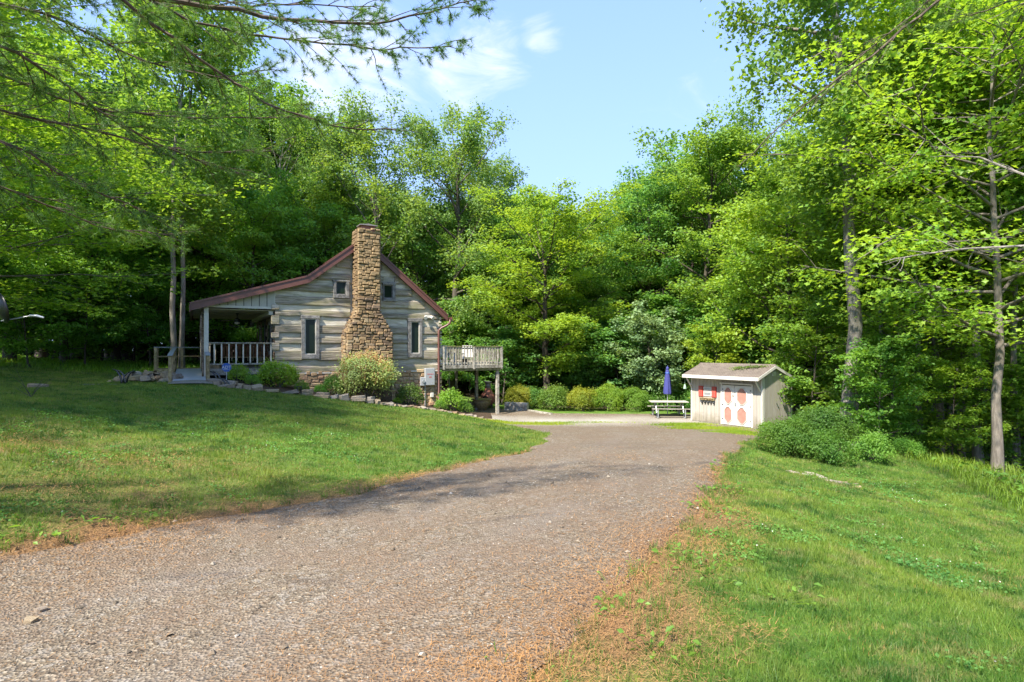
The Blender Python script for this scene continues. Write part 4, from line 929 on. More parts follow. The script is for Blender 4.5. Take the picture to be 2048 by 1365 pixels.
def gen_tree(seed, Ht, hb, R, nl, nsec, nleaf, ls, sr=.55, flat=.22, e0=35, up=.05, tr=.22, prof='round', shape=4, tilt=.45, lean=.15, droop=.15, aspect=.72, whole_limb=.3):
    rg = np.random.default_rng(seed); TV = []; TF = []; tn = 0
    def addtube(p, r, k):
        nonlocal tn
        V, Fq = tube(p, r, k); TV.append(V); TF.append(Fq+tn); tn += len(V)
    n = 12; tz = np.linspace(-.25, Ht*.94, n); lx = rg.normal()*lean; ly = rg.normal()*lean
    w = np.cumsum(rg.normal(size=(n, 2))*.06*Ht/12, 0); f = tz/Ht
    tp = np.c_[w[:, 0]+lx*f*2, w[:, 1]+ly*f*2, tz]; tp[:, :2] -= tp[0, :2]
    rad = tr*(1-f.clip(0, 1)*.9)**.85; rad[0] *= 1.45; rad[1] *= 1.08
    addtube(tp, rad, 10)
    sp = []; sd = []
    for i in range(nl):
        t = (i+rg.random())/nl; z = hb+(Ht*.95-hb)*t**.9
        if prof == 'round': r = R*math.sqrt(max(.03, 1-((t-.38)/.66)**2))
        elif prof == 'cone': r = R*(1-t)**.7+.3
        elif prof == 'wide': r = R*math.sqrt(max(.04, 1-(abs(t-.55)/.62)**2.2))
        else: r = R*min(1, .5+t)*math.sqrt(max(.05, 1-t**3))
        r *= rg.uniform(.72, 1.15); az = i*2.39996+rg.normal()*.35; el = R_(e0*(.5+.9*t)+rg.normal()*8)
        p0 = np.array([np.interp(z, tz, tp[:, 0]), np.interp(z, tz, tp[:, 1]), z]); z0r = np.interp(z, tz, rad)
        d = np.array([cos(az)*cos(el), sin(az)*cos(el), sin(el)]); L = r/max(cos(el), .45)
        lp = curve(p0, d, L, 6, rg, up, .10); addtube(lp, np.linspace(min(z0r*.6, .035+L*.013), .012, 7), 5)
        for k in range(nsec):
            f_ = whole_limb+(1-whole_limb)*(k+rg.random())/nsec; q = lp[int(f_*5.99)]+(lp[min(6, int(f_*5.99)+1)]-lp[int(f_*5.99)])*(f_*5.99 % 1)
            sd_ = rg.normal(size=3)*.5+np.array([-d[1], d[0], 0])*(1 if k % 2 else -1)*1.0+d*.7+np.array([0, 0, .15-droop]); l2 = (L*.34*(1.15-f_*.6))*rg.uniform(.6, 1.2)
            cp_ = curve(q, sd_, l2, 3, rg, -droop*.2, .12); addtube(cp_, np.linspace(.018, .006, 4), 3)
            sp += [cp_[-1], cp_[-2]*.6+cp_[-1]*.4+rg.normal(size=3)*.15, cp_[1]]; sd += [unit(sd_)]*3
    sp = np.array(sp); sd = np.array(sd); ns = len(sp)
    keep = rg.random(ns) < .93; sp = sp[keep]; sd = sd[keep]; ns = len(sp)
    m = np.maximum(3, (nleaf*1.18*rg.uniform(.5, 1.5, ns)).astype(int)); ix = np.repeat(np.arange(ns), m); N = len(ix)
    scl = rg.uniform(.7, 1.3, ns)[ix]*sr
    a = rg.random(N)*2*pi; rr = np.sqrt(rg.random(N))*scl
    outw = sd[ix]; off = np.c_[np.cos(a)*rr, np.sin(a)*rr, rg.normal(size=N)*flat*scl]
    off[:, 2] -= droop*rr*.9*(rr/ (sr+.01)); c = sp[ix]+off
    pn = rg.normal(size=(ns, 3))*tilt*.6+np.array([0, 0, 1]); nm = unit(pn[ix]+rg.normal(size=(N, 3))*tilt+np.c_[np.cos(a), np.sin(a), np.zeros(N)]*.25)
    V, Fc = leafquads(c, nm, ls*rg.uniform(.55, 1.4, N), rg, aspect, .12, None, shape)
    return (np.concatenate(TV), np.concatenate(TF)), (V, Fc)
VAR = {}
def variant(name, *a, bark='bark', leaf='leaf', **k):
    (tv, tf), (lv, lf) = gen_tree(*a, **k)
    VAR[name] = (mesh('trunk', tv, [tf], M[bark], True), mesh('crown', lv, lf, M[leaf]), float(np.quantile(lv[:, 2], .998)))
#        seed H  hb  R  nl ns nleaf size
variant('maple_a', 1, 12.5, 1.9, 4.0, 34, 9, 36, .155, sr=.62, flat=.20, e0=38, up=.03, tr=.22, prof='wide')
variant('maple_b', 2, 11.0, 1.0, 4.2, 30, 9, 34, .16, sr=.68, flat=.20, e0=24, up=.01, tr=.17)
variant('maple_c', 3, 14.0, 1.4, 4.4, 34, 9, 36, .16, sr=.70, flat=.18, e0=26, up=.02, tr=.2, prof='round')
variant('oak_a', 4, 18.5, 5.0, 4.6, 26, 9, 34, .17, sr=.72, flat=.42, e0=42, up=.05, tr=.3, tilt=.8, bark='bark', whole_limb=.45, droop=.1)
variant('oak_b', 5, 17.0, 3.6, 4.2, 26, 9, 32, .17, sr=.70, flat=.45, e0=48, up=.06, tr=.26, tilt=.8, bark='bark_pale', whole_limb=.45)
variant('pole_a', 6, 20.0, 8.5, 3.4, 20, 8, 30, .20, sr=.8, flat=.3, e0=40, tr=.17, bark='bark')
variant('pole_b', 7, 18.0, 6.0, 3.2, 20, 8, 28, .20, sr=.8, flat=.3, e0=34, tr=.13, bark='bark_pale')
variant('tulip', 12, 26.0, 8.0, 4.6, 34, 8, 30, .19, sr=.72, flat=.4, e0=25, tr=.25, bark='bark_pale', tilt=.7, prof='x')
variant('sapling', 8, 4.8, .5, 2.0, 20, 6, 22, .15, sr=.42, flat=.16, e0=25, tr=.045, prof='round', droop=.2)
variant('sapling_b', 9, 6.5, .9, 2.6, 22, 7, 24, .16, sr=.5, flat=.16, e0=20, tr=.06, prof='round', droop=.25)
variant('silver', 10, 5.6, .4, 2.0, 28, 7, 22, .17, sr=.35, flat=.3, e0=40, tr=.07, prof='round', leaf='leaf_silver', tilt=.8)
variant('near_maple', 11, 13.5, 3.4, 5.6, 46, 11, 26, .13, sr=.75, flat=.12, e0=22, up=-.01, tr=.12, whole_limb=.12, bark='bark_pale', prof='round', shape=8, aspect=.85, droop=.2, tilt=.4)
tree_n = 0
def tree(var, x, y, label, sc=1.0, rz=None, tint=(1, 1, 1), group=None, name='tree', sz=None, cat='tree', leanxy=(0, 0), z=None):
    global tree_n
    tree_n += 1; rz = rz if rz is not None else (tree_n*2.399) % 6.283; g = z if z is not None else h1(x, y)
    e = empty(name, (x, y, g), 0, label, cat, group); e.rotation_euler = (leanxy[0], leanxy[1], rz); e.scale = (sc, sc, sz or sc)
    a = link('trunk', VAR[var][0], e); b = link('crown', VAR[var][1], e); b.color = (*tint, 1); a.color = (.75, .72, .7, 1) if var in ('near_maple', 'maple_a') else (.85, .85, .85, 1); return e
def T(var, px, D, label, H_=None, **k):
    x = (px-1024)/F*D
    if H_: base = VAR[var][2]; k['sz'] = H_/base*1.0; k.setdefault('sc', H_/base)
    return tree(var, x, D, label, **k)
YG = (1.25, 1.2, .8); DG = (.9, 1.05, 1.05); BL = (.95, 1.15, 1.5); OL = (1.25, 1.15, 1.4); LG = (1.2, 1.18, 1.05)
GP = 'trees of the surrounding wood'
# centre
T('maple_a', 1097, 33, 'broad round-crowned maple with a clear dark trunk, right of the raised deck', H_=13, tint=(1.6, 1.4, .85), name='maple_tree', sc=1.05)
T('oak_a', 905, 37, 'tall airy oak rising above the cabin roof right of the chimney', H_=19.5, tint=OL, name='oak_tree')
T('oak_b', 748, 39, 'tall pale-leaved oak directly behind the stone chimney', H_=18.5, tint=(1.25, 1.15, 1.35), name='oak_tree', sc=1.0)
T('oak_b', 655, 40, 'grey-green oak behind the left slope of the cabin roof', H_=17.5, tint=(1.1, 1.08, 1.25), name='oak_tree', rz=2.)
T('oak_a', 975, 42, 'slender olive oak between the chimney oak and the broad maple', H_=18.5, tint=OL, name='oak_tree', sc=.8)
T('maple_c', 1290, 38, 'rounded dark green tree behind the silver-leaved shrub', H_=15, tint=BL, name='tree')
T('maple_c', 1400, 36, 'large leafy maple directly behind the shed roof', H_=17.5, tint=LG, name='maple_tree', rz=1.)
T('maple_b', 1215, 40, 'low leafy tree right behind the broad maple', H_=12.0, tint=(.95, 1.0, .9), name='tree')
T('oak_b', 1500, 38, 'leaning oak with bare pale limbs behind the right end of the shed', H_=20.5, tint=LG, name='oak_tree', rz=.6)
T('silver', 1312, 30.8, 'small silvery-leaved tree left of the blue umbrella', H_=6.0, name='silver_tree', sc=.95, tint=(.72, .88, .75))
T('maple_b', 1010, 38.5, 'bushy green tree behind the outer corner of the raised deck', H_=11, tint=LG)
T('maple_b', 1165, 36.5, 'low-branching tree between the broad maple and the silver-leaved tree', H_=9, tint=(.9, 1., .85))
# left woods; most crown tints brightened to paint light into their shade
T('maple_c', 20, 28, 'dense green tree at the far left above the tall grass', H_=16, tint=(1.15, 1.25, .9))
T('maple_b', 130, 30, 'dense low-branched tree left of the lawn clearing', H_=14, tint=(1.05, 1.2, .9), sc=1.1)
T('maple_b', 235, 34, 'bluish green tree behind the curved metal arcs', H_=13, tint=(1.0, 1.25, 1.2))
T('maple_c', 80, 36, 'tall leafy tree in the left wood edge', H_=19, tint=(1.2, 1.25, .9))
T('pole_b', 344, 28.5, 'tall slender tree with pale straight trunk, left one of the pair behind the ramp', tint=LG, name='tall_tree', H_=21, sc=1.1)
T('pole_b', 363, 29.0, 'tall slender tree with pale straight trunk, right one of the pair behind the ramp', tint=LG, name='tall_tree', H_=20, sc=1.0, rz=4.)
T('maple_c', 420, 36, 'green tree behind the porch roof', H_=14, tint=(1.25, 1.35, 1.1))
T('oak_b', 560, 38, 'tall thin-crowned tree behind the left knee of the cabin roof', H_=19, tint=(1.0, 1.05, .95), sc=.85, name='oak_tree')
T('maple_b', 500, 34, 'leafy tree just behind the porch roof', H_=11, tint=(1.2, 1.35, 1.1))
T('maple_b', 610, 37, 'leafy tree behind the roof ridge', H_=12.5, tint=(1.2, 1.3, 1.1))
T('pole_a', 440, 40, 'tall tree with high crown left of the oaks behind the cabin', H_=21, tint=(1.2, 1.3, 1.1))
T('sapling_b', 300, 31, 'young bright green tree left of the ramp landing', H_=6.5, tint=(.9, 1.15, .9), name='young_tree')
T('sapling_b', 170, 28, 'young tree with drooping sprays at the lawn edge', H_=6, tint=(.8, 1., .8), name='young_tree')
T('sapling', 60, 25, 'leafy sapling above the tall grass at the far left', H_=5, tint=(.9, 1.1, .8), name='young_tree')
# near maples reaching in
tree('near_maple', -15.8, 10.0, 'near maple reaching bright yellow-green boughs in from the left edge', sc=1.12, sz=.95, tint=(1.3, 1.28, .75), name='maple_tree', rz=.4)
tree('near_maple', -18.5, 18.5, 'maple with bright layered boughs overhanging the left lawn', sc=1.3, sz=.8, tint=(1.3, 1.28, .75), name='maple_tree', rz=2.2)
# right side
T('tulip', 1695, 20, 'tallest pale-barked tree rising out of the picture right of the shed', name='tall_tree', tint=(1.15, 1.1, 1.0), sz=1.0, rz=1.2)
T('near_maple', 1995, 16.8, 'bright maple with dark slanting trunk near the right edge', name='maple_tree', tint=(1.6, 1.5, .85), sc=1.1, rz=.9)
T('pole_b', 1958, 20, 'slim grey trunk just left of the dark slanting trunk', name='slim_tree', tint=LG, H_=20)
for px_, D_, l_ in [(1835, 22, 'slim pale trunk deep in the shade right of the leafy weeds'), (1925, 23.5, 'thin trunk between the mid-size trunk and the slim grey trunk'), (2032, 19.5, 'slim pale trunk right of the dark slanting trunk'), (1760, 25, 'slim trunk just right of the big pale trunk'), (1900, 27, 'thin distant trunk behind the mid-size trunk')]: T('pole_b', px_, D_, l_, name='slim_tree', tint=(1.3, 1.3, .9), H_=18, sc=.85)
T('near_maple', 1880, 23, 'yellow-green maple with layered boughs right of the tallest tree', name='maple_tree', tint=(1.55, 1.48, .85), sc=1.15, rz=3.0)
T('maple_b', 1590, 27.5, 'bright leafy maple overhanging the shed roof from behind', name='maple_tree', tint=(1.6, 1.45, .9), H_=12, sc=1.0)
T('maple_c', 1650, 31, 'leafy maple between the shed and the tallest tree', name='maple_tree', tint=(1.5, 1.4, .9), H_=15)
T('near_maple', 1780, 30, 'tall leafy maple behind the gap right of the tallest tree', name='maple_tree', tint=(1.5, 1.4, .9), sc=1.35, rz=5.)
T('pole_b', 1872, 25, 'straight mid-size trunk seen in the shade left of the slim grey trunk', name='slim_tree', tint=LG, H_=19, rz=1.)
T('pole_a', 1805, 29, 'tall forest tree with high crown in the right wood', name='tall_tree', tint=LG, H_=22)
T('maple_b', 2090, 21, 'leafy maple at the extreme right edge', name='maple_tree', tint=(1.3, 1.2, .8), H_=13)
T('sapling_b', 1800, 20.5, 'low green sapling with flat sprays right of the big pale trunk', name='young_tree', tint=(1.0, 1.15, .8), H_=4.2)
T('sapling_b', 1905, 19.5, 'young tree with bright flat sprays in front of the slim trunks', name='young_tree', tint=(1.6, 1.5, .8), H_=4.0, rz=2.)
T('sapling', 1755, 18.5, 'small leafy sapling beside the big clipped bush', name='young_tree', tint=(.95, 1.1, .8), H_=3.8)
T('sapling', 2085, 19, 'leafy sapling at the right edge behind the dark slanting trunk', name='young_tree', tint=(1., 1.1, .8), H_=4.2)
T('sapling', 1430, 29.5, 'young yellow-green tree top showing above the shed roof', name='young_tree', tint=(1.7, 1.4, .8), H_=4.6, rz=1.)
T('sapling_b', 1625, 23.5, 'leafy young tree touching the back corner of the shed', name='young_tree', tint=(1.2, 1.2, .85), H_=6.2)
T('tulip', 2130, 30, 'very tall tree beyond the right edge whose crown tops the view', name='tall_tree', tint=(1.25, 1.15, .9), sz=.95)
# understory row along the court and behind the house
us = [(1000, 33.5, 4.5, BL), (1060, 34.5, 4.8, DG), (1140, 34.2, 4.4, BL), (1195, 33.5, 4.8, DG), (1245, 33, 5.2, BL), (1375, 32.5, 5, DG), (1440, 33, 6, DG), (940, 37, 5, DG), (895, 38, 6, DG), (1260, 36, 6.5, DG), (1340, 35, 7, DG), (1130, 38, 7, DG), (1500, 32, 6.5, DG),
      (205, 34, 5, DG), (270, 36, 6, BL), (330, 38, 6, DG), (100, 33, 5.5, DG), (30, 31, 5, DG), (400, 40, 7, DG), (-40, 27, 6, DG), (-120, 24, 7, DG), (470, 42, 7, DG), (540, 42, 8, DG), (1700, 27, 4, BL), (1840, 26, 2.4, LG), (1560, 30, 7, DG), (1980, 26, 2.4, LG), (2080, 26, 3, LG), (1930, 28, 2.4, DG)]
for i, (px, D, hh, tn) in enumerate(us):
    v_ = 'sapling_b' if i % 2 else 'sapling'
    T(v_, px, D, 'one of the many leafy understory saplings filling the shady wood edge', H_=hh, sc=hh/(6.5 if i % 2 else 4.8)*1.15, tint=tn, group='understory saplings of the wood edge', name='understory_tree')
# the wood behind, rows of trees kept below the skyline of the photograph
SKY = np.array([(-400, -300), (500, 100), (560, 270), (640, 340), (700, 350), (800, 370), (835, 420), (880, 370), (1000, 370), (1035, 400), (1180, 400), (1205, 425), (1240, 390), (1350, 330), (1400, 270), (1470, 240), (1520, 100), (1600, -200), (2500, -300)])
r = random.Random(21)
for row, (D, step) in enumerate([(41, 5.2), (46, 5.0), (53, 5.2), (62, 6.5)]):
    x = -44+row*1.7
    while x < 52:
        xx = x+r.uniform(-1, 1); yy = D+r.uniform(-1.8, 1.8); px = 1024+F*xx/yy; g = h1(xx, yy)
        lim = min(np.interp(px+o, SKY[:, 0], SKY[:, 1]) for o in (-60, 0, 60)); top = 1.6-(lim-HY)/F*yy-g; hh = min(top*r.uniform(.86, .97), r.uniform(17, 23))
        v_ = r.choice(['maple_c', 'maple_b', 'pole_a', 'pole_b'] if hh > 15 else ['maple_c', 'maple_b', 'maple_b'])
        if xx > 14 and row == 0: v_ = r.choice(['pole_a', 'pole_b'])
        T(v_, px, yy, 'one of the forest trees standing deep in the wood behind the clearing', H_=hh, sc=max(.9, hh/14*.95), tint=r.choice([DG, (.85, .95, .85), BL, LG, DG]), group=GP, name='forest_tree')
        x += step
# trees in the wood on the right slope and out of view on the left (they shade the lawn)
for (x, y) in [(20, 27), (24, 22), (27, 30), (22, 34), (31, 25), (18, 36), (28, 38), (34, 33), (36, 20), (26, 15)]:
    tree(r.choice(['pole_a', 'pole_b']), x, y, 'one of the forest trees standing deep in the wood behind the clearing', sc=r.uniform(.9, 1.1), tint=LG, group=GP, name='forest_tree')
for (x, y) in [(-30, 31), (-34, 36), (-26, 37)]:
    tree(r.choice(['pole_a', 'maple_c']), x, y, 'one of the forest trees standing deep in the wood behind the clearing', sc=r.uniform(1.0, 1.2), tint=LG, group=GP, name='forest_tree')
SHADE = []
for (x, y) in [(8, -26), (18, -20), (27, -8)]: tree(r.choice(['maple_c', 'maple_b']), x, y, 'one of the trees behind the point of view', sc=1.0, tint=LG, group='trees behind the viewpoint', name='maple_tree')
tree('oak_a', -1.2, -6.5, 'tall oak just behind the viewpoint whose shade dapples the right lawn', sc=.7, tint=LG, name='oak_tree')
for (x, y) in SHADE: tree('oak_b', x, y, 'tree beyond the left edge whose shade falls across the near lawn', sc=1.1, tint=LG, group='trees outside the left edge', name='maple_tree')
# a mass of far foliage closing the view between the trunks
rg = np.random.default_rng(5); N = 60000
ang = rg.uniform(R_(-58), R_(60), N); D = rg.uniform(60, 80, N); X = np.sin(ang)*D; Yv = np.cos(ang)*D; px = 1024+F*X/Yv
lim = np.interp(px, SKY[:, 0], SKY[:, 1]); gz_ = H(X, Yv); top = np.minimum((1.6-(lim-HY)/F*Yv)*.9, 20); Zz = gz_+rg.random(N)**1.2*(top-gz_)
V, Fc = leafquads(np.c_[X, Yv, Zz], unit(rg.normal(size=(N, 3))+np.array([0, -.3, .6])), rg.uniform(.5, 1.0, N), rg)
fw = link('distant_wood', mesh('distant_wood', V, Fc, M['leaf'])); fw.color = (.62, .75, .7, 1)
tag(fw, 'far-off mass of dark green foliage closing the wood behind the trees', 'wood', kind='stuff')

# ---- shrubs
def gen_bush(seed, rx, rz, n, ls, lobes=16, leaf='leaf', tips=None, ragged=.12):
    rg = np.random.default_rng(seed); d = unit(rg.normal(size=(lobes, 3))); d[:, 2] = np.abs(d[:, 2])*.9
    lc = d*np.array([rx*.62, rx*.62, rz*.62]); lc[:, 2] += rz*.28; lr = rg.uniform(.30, .46, lobes)*min(rx, rz*1.1)
    ix = rg.integers(0, lobes, n); dr = unit(rg.normal(size=(n, 3))+unit(lc[ix]-np.array([0, 0, rz*.2]))*.8)
    c = lc[ix]+dr*(lr[ix]*(1-np.abs(rg.normal(size=n))*.16+rg.random(n)**6*ragged*3))[:, None]; c = c[c[:, 2] > .02]; n = len(c); dr = dr[:n]
    nm = unit(rg.normal(size=(n, 3))*.6+unit(c-[0, 0, rz*.3])*.7+[0, 0, .3])
    V, Fc = leafquads(c, nm, ls*rg.uniform(.6, 1.3, n), rg, .6, .1)
    st = MB()
    for k in range(9):
        a = rg.random()*6.28; p = curve((rg.normal()*.05, rg.normal()*.05, -.05), (cos(a)*.7, sin(a)*.7, 1), rz*.85, 5, rg, 0, .1); st.tube(p, np.linspace(.02, .006, 6), 5)
    return (V, Fc), st
BV = {}
def bush_var(name, *a, **k):
    (V, Fc), st = gen_bush(*a, **{q: w_ for q, w_ in k.items() if q != 'mat'}); BV[name] = (mesh('foliage', V, Fc, M[k.get('mat', 'leaf')]), mesh('stems', np.concatenate(st.V), st.F, M['bark']))
bush_var('round', 31, .95, 1.15, 9000, .062)
bush_var('loose', 32, .9, 1.2, 5000, .085, lobes=24, ragged=.3)
bush_var('gold', 33, .95, 1.1, 7500, .07, mat='leaf_gold', lobes=22, ragged=.2)
bush_var('big', 34, 1.25, 1.35, 16000, .075, lobes=26, ragged=.2)
bush_var('small', 35, .4, .45, 1500, .055, ragged=.3)
def bush(var, x, y, label, sc=1, tint=(1, 1, 1), sz=None, rz=0, name='shrub', group=None, z=None, cat='shrub'):
    e = empty(name, (x, y, (z if z is not None else h1(x, y))), rz, label, cat, group); e.scale = (sc, sc, sz or sc)
    a = link('foliage', BV[var][0], e); a.color = (*tint, 1); link('stems', BV[var][1], e); return e
def Bp(var, px, D, label, **k): x, y, g = GX(px, D); return bush(var, x, y, label, **k)
# hedge row behind the gravel court
Bp('gold', 1040, 31.2, 'yellowish shrub behind the thick timber right of the deck post', sc=1.0, tint=(.9, .9, .9), name='shrub')
Bp('loose', 1075, 31.0, 'dark green shrub left of the broad maple trunk', sc=.85, tint=(.75, .9, .8))
Bp('loose', 1110, 30.2, 'olive brown shrub in front of the broad maple trunk', sc=1.0, tint=(1.1, 1.0, .8), rz=1)
Bp('gold', 1165, 29.9, 'golden-leaved rounded shrub in the hedge row', sc=1.0, tint=(1.0, 1.05, 1.0), rz=2)
Bp('round', 1217, 30.2, 'yellow-green rounded shrub right of the golden shrub', sc=1.08, tint=(1.5, 1.3, .8), rz=1)
Bp('round', 1270, 30.0, 'mid green clipped round shrub left of the picnic table', sc=1.12, sz=.95, tint=(1.1, 1.1, .8), rz=3)
Bp('loose', 1330, 30.2, 'loose green shrub behind the picnic table', sc=1.0, tint=(.8, .95, .85), rz=3)
Bp('loose', 1385, 29.5, 'dark shrub squeezed behind the left wall of the shed', sc=.9, tint=(.7, .9, .8), rz=4)
# big bushes between shed and right lawn
Bp('big', 1640, 17.4, 'upper big dark green bush in front of the tallest trunk', sc=.78, tint=(.62, .72, .6))
Bp('big', 1575, 15.3, 'big rounded green bush nearest the shed corner', sc=.62, tint=(.72, .80, .6), rz=2)
Bp('loose', 1655, 14.6, 'wide low green bush behind the stone edging', sc=.66, tint=(.66, .8, .6), rz=4)
Bp('loose', 1745, 15.5, 'leafy weedy shrub right of the big bushes', sc=.62, tint=(1.1, 1.2, .85), rz=1)
Bp('loose', 1815, 17.5, 'low leafy shrub at the start of the tall grass', sc=.5, tint=(1.0, 1.2, .9), rz=5)
Bp('small', 1535, 21.3, 'small weed tuft at the shed corner', sc=.9, tint=(1.2, 1.2, .8))
# beds in front of the cabin
def bl_(s, d): return hw(s, d)
x, y = bl_(.0, -.85); bush('loose', x, y, 'bright lime green arching shrub at the left corner of the cabin', sc=.86, sz=.82, tint=(1.6, 1.5, .75))
x, y = bl_(-1.35, -.8); bush('small', x, y, 'small bright green shrub right of the blue sign', sc=1.15, sz=1.3, tint=(1.5, 1.4, .8))
x, y = bl_(-.9, -1.3); bush('small', x, y, 'low pale green plant at the front of the left bed', sc=.8, tint=(1.2, 1.3, 1))
x, y = bl_(.85, -1.2); bush('small', x, y, 'small leafy rose plant below the left tall window', sc=.8, tint=(1, 1.1, .9))
x, y = bl_(1.55, -1.2); bush('small', x, y, 'low broad-leaved green plant left of the big variegated bush', sc=.7, tint=(.9, 1.3, .8))
x, y = bl_(2.05, -1.2); bush('small', x, y, 'dark leafy perennial touching the big variegated bush', sc=1.15, sz=1.5, tint=(.7, .9, .7))
x, y = bl_(5.25, -1.3); bush('small', x, y, 'dark reddish green barberry below the right tall window', sc=1.65, sz=1.7, tint=(.75, .7, .75))
x, y = bl_(4.6, -1.5); bush('small', x, y, 'tiny yellow-green plant left of the barberry', sc=.5, tint=(1.8, 1.6, .8))
x, y = bl_(7.35, -.75); bush('small', x, y, 'bright green leafy bush at the foot of the downspout', sc=1.7, sz=1.9, tint=(1.4, 1.4, .85))
x, y = bl_(6.75, -1.0); bush('small', x, y, 'low green plant under the electric cabinet', sc=.8, tint=(1., 1.1, .8))
x, y = bl_(8.0, -.9); bush('small', x, y, 'low leafy plant left of the iron bench', sc=1.0, tint=(1., 1.05, .9))
# variegated bush with pink tips
x, y = bl_(3.25, -1.55); g = h1(x, y)
vb = empty('variegated_bush', (x, y, g), 0, 'big pale variegated bush with pinkish upright tips in front of the chimney', 'bush')
(V, Fc), st = gen_bush(41, 1.22, 1.75, 11000, .08, lobes=22, ragged=.3); o = link('foliage', mesh('foliage', V, Fc, M['leaf_silver']), vb); o.color = (1.35, 1.3, .8, 1)
st.build('stems', M['bark'], vb)
rg = np.random.default_rng(43); lv = []; ln = []
tips = MB()
for k in range(330):
    a = rg.random()*6.28; el = rg.uniform(.35, 1.5); d = np.array([cos(a)*cos(el), sin(a)*cos(el), sin(el)]); p0 = d*np.array([1.05, 1.05, 1.5])*rg.uniform(.8, 1.0)+[0, 0, .2]
    p = curve(p0, d+[0, 0, .55], rg.uniform(.25, .5), 4, rg, .05, .06); tips.tube(p, np.linspace(.006, .002, 5), 3, cap=False)
    for q in range(26): f = rg.random()*.98; i = int(f*4); lv.append(p[i]+(p[i+1]-p[i])*(f*4-i)+rg.normal(size=3)*.012); ln.append(unit(rg.normal(size=3)))
V, Fc = leafquads(np.array(lv), np.array(ln), rg.uniform(.05, .085, len(lv)), rg, .45); link('tip_leaves', mesh('tip_leaves', V, Fc, M['pinktip']), vb); tips.build('twigs', M['pinktip'], vb)

# ---- mulch bed and its stones
line = [G(px, py) for px, py in [(424, 769), (455, 776), (500, 780.5), (560, 786.5), (620, 793), (690, 801), (760, 809), (820, 816), (870, 821.5), (900, 826), (940, 834), (985, 842)]]
line = np.array(line)
def along(n): 
    d = np.r_[0, np.cumsum(np.linalg.norm(np.diff(line[:, :2], axis=0), axis=1))]; t = np.linspace(0, d[-1], n); return np.c_[np.interp(t, d, line[:, 0]), np.interp(t, d, line[:, 1])], t
pl, tl_ = along(60); wallp = np.array([hw(-2.3+12.2*i/59, .25 if i > 11 else .0) for i in range(60)])
k = 14; f = np.linspace(0, 1, k)[None, :, None]; XY = pl[:, None]*(1-f)+wallp[:, None]*f; ZZ = H(XY[..., 0], XY[..., 1])+.05+(vnoise(XY[..., 0], XY[..., 1], 4, 9)-.5)*.06; ZZ[:, 0] -= .08
ii = (np.arange(59)[:, None]*k+np.arange(k-1)[None]).ravel()
t = NT('mulch'); v_ = t.coord(); n_ = t.noise(v_, 26, 5, .8); t.principled(t.ramp(n_, [(.35, (.035, .024, .016)), (.55, (.085, .058, .038)), (.72, (.16, .12, .08))]), .95, n_, .9, .04, .1); M['mulch'] = t.m
bed = link('flower_bed', mesh('flower_bed', np.c_[XY.reshape(-1, 2), ZZ.ravel()], np.stack([ii, ii+k, ii+k+1, ii+1], -1), M['mulch'], True)); tag(bed, kind='structure')
sb = empty('stone_border', (float(line[4, 0]), float(line[4, 1]), float(line[4, 2])), 0, 'dry stone border of the flower bed between the lawn and the cabin', 'stone border')
bo = np.array(sb.location); rr = random.Random(8); ms = stone_set('rock'); d = 0; n = 0
L_ = tl_[-1]; cur = .05
while cur < L_-.1 and n < 130:
    fr = cur/L_; w_ = rr.choice([.2, .28, .4, .55, .75])*rr.uniform(.85, 1.15) if fr < .52 else rr.uniform(.10, .36); hgt = rr.uniform(.10, .27) if fr < .52 else rr.uniform(.04, .12)
    x = np.interp(cur+w_/2, tl_, pl[:, 0]); y = np.interp(cur+w_/2, tl_, pl[:, 1]); x2 = np.interp(cur+w_, tl_, pl[:, 0]); y2 = np.interp(cur+w_, tl_, pl[:, 1]); g = h1(x, y)
    link('stone', rr.choice(ms), sb, (x-bo[0], y-bo[1]+rr.uniform(-.07, .08), g+hgt*.28-bo[2]), (rr.uniform(-.25, .25), rr.uniform(-.2, .2), atan2(y2-y, x2-x)+rr.uniform(-.3, .3)), (w_*.97, rr.uniform(.2, .34), hgt)); n += 1
    if fr < .5 and rr.random() < .35: link('stone', rr.choice(ms), sb, (x-bo[0]-.02, y-bo[1]+.15, g+hgt*.95-bo[2]), (0, rr.uniform(-.1, .1), rr.uniform(-.4, .3)), (w_*.8, .25, .12)); n += 1
    cur += w_
# rock heap left of the ramp
x0, y0, g0 = GX(298, 20.6); rk = empty('rock_heap', (x0, y0, g0), 0, 'heap of tan and grey field stones left of the ramp foot', 'rock pile')
for i in range(88):
    a = rr.uniform(-1, 1); b = rr.uniform(-1, 1); x = a*.98; y = b*.75; hz_ = max(0, 1-a*a*.75-b*b*.6)*.26*(1.15+.4*a); s_ = rr.uniform(.14, .38)
    link('stone', rr.choice(ms), rk, (x, y, h1(x0+x, y0+y)-g0+hz_*rr.uniform(.5, 1)+.02), (rr.uniform(-.5, .5), rr.uniform(-.5, .5), rr.uniform(-2, 2)), (s_, s_*.8, s_*rr.uniform(.35, .6)))
for i, (px, D, w_, hh, lab) in enumerate([(432, 20.3, .62, .2, 'large tan sandstone slab at the right foot of the ramp'), (458, 20.7, .55, .16, 'flat tan slab behind the short black arc'), (75, 17.5, .5, .12, 'single flat grey stone in the lawn at the far left')]):
    x, y, g = GX(px, D); tag(link('boulder', rr.choice(ms), None, (x, y, g+hh*.3), (0, .08, .3), (w_, w_*.6, hh)), lab, 'stone')
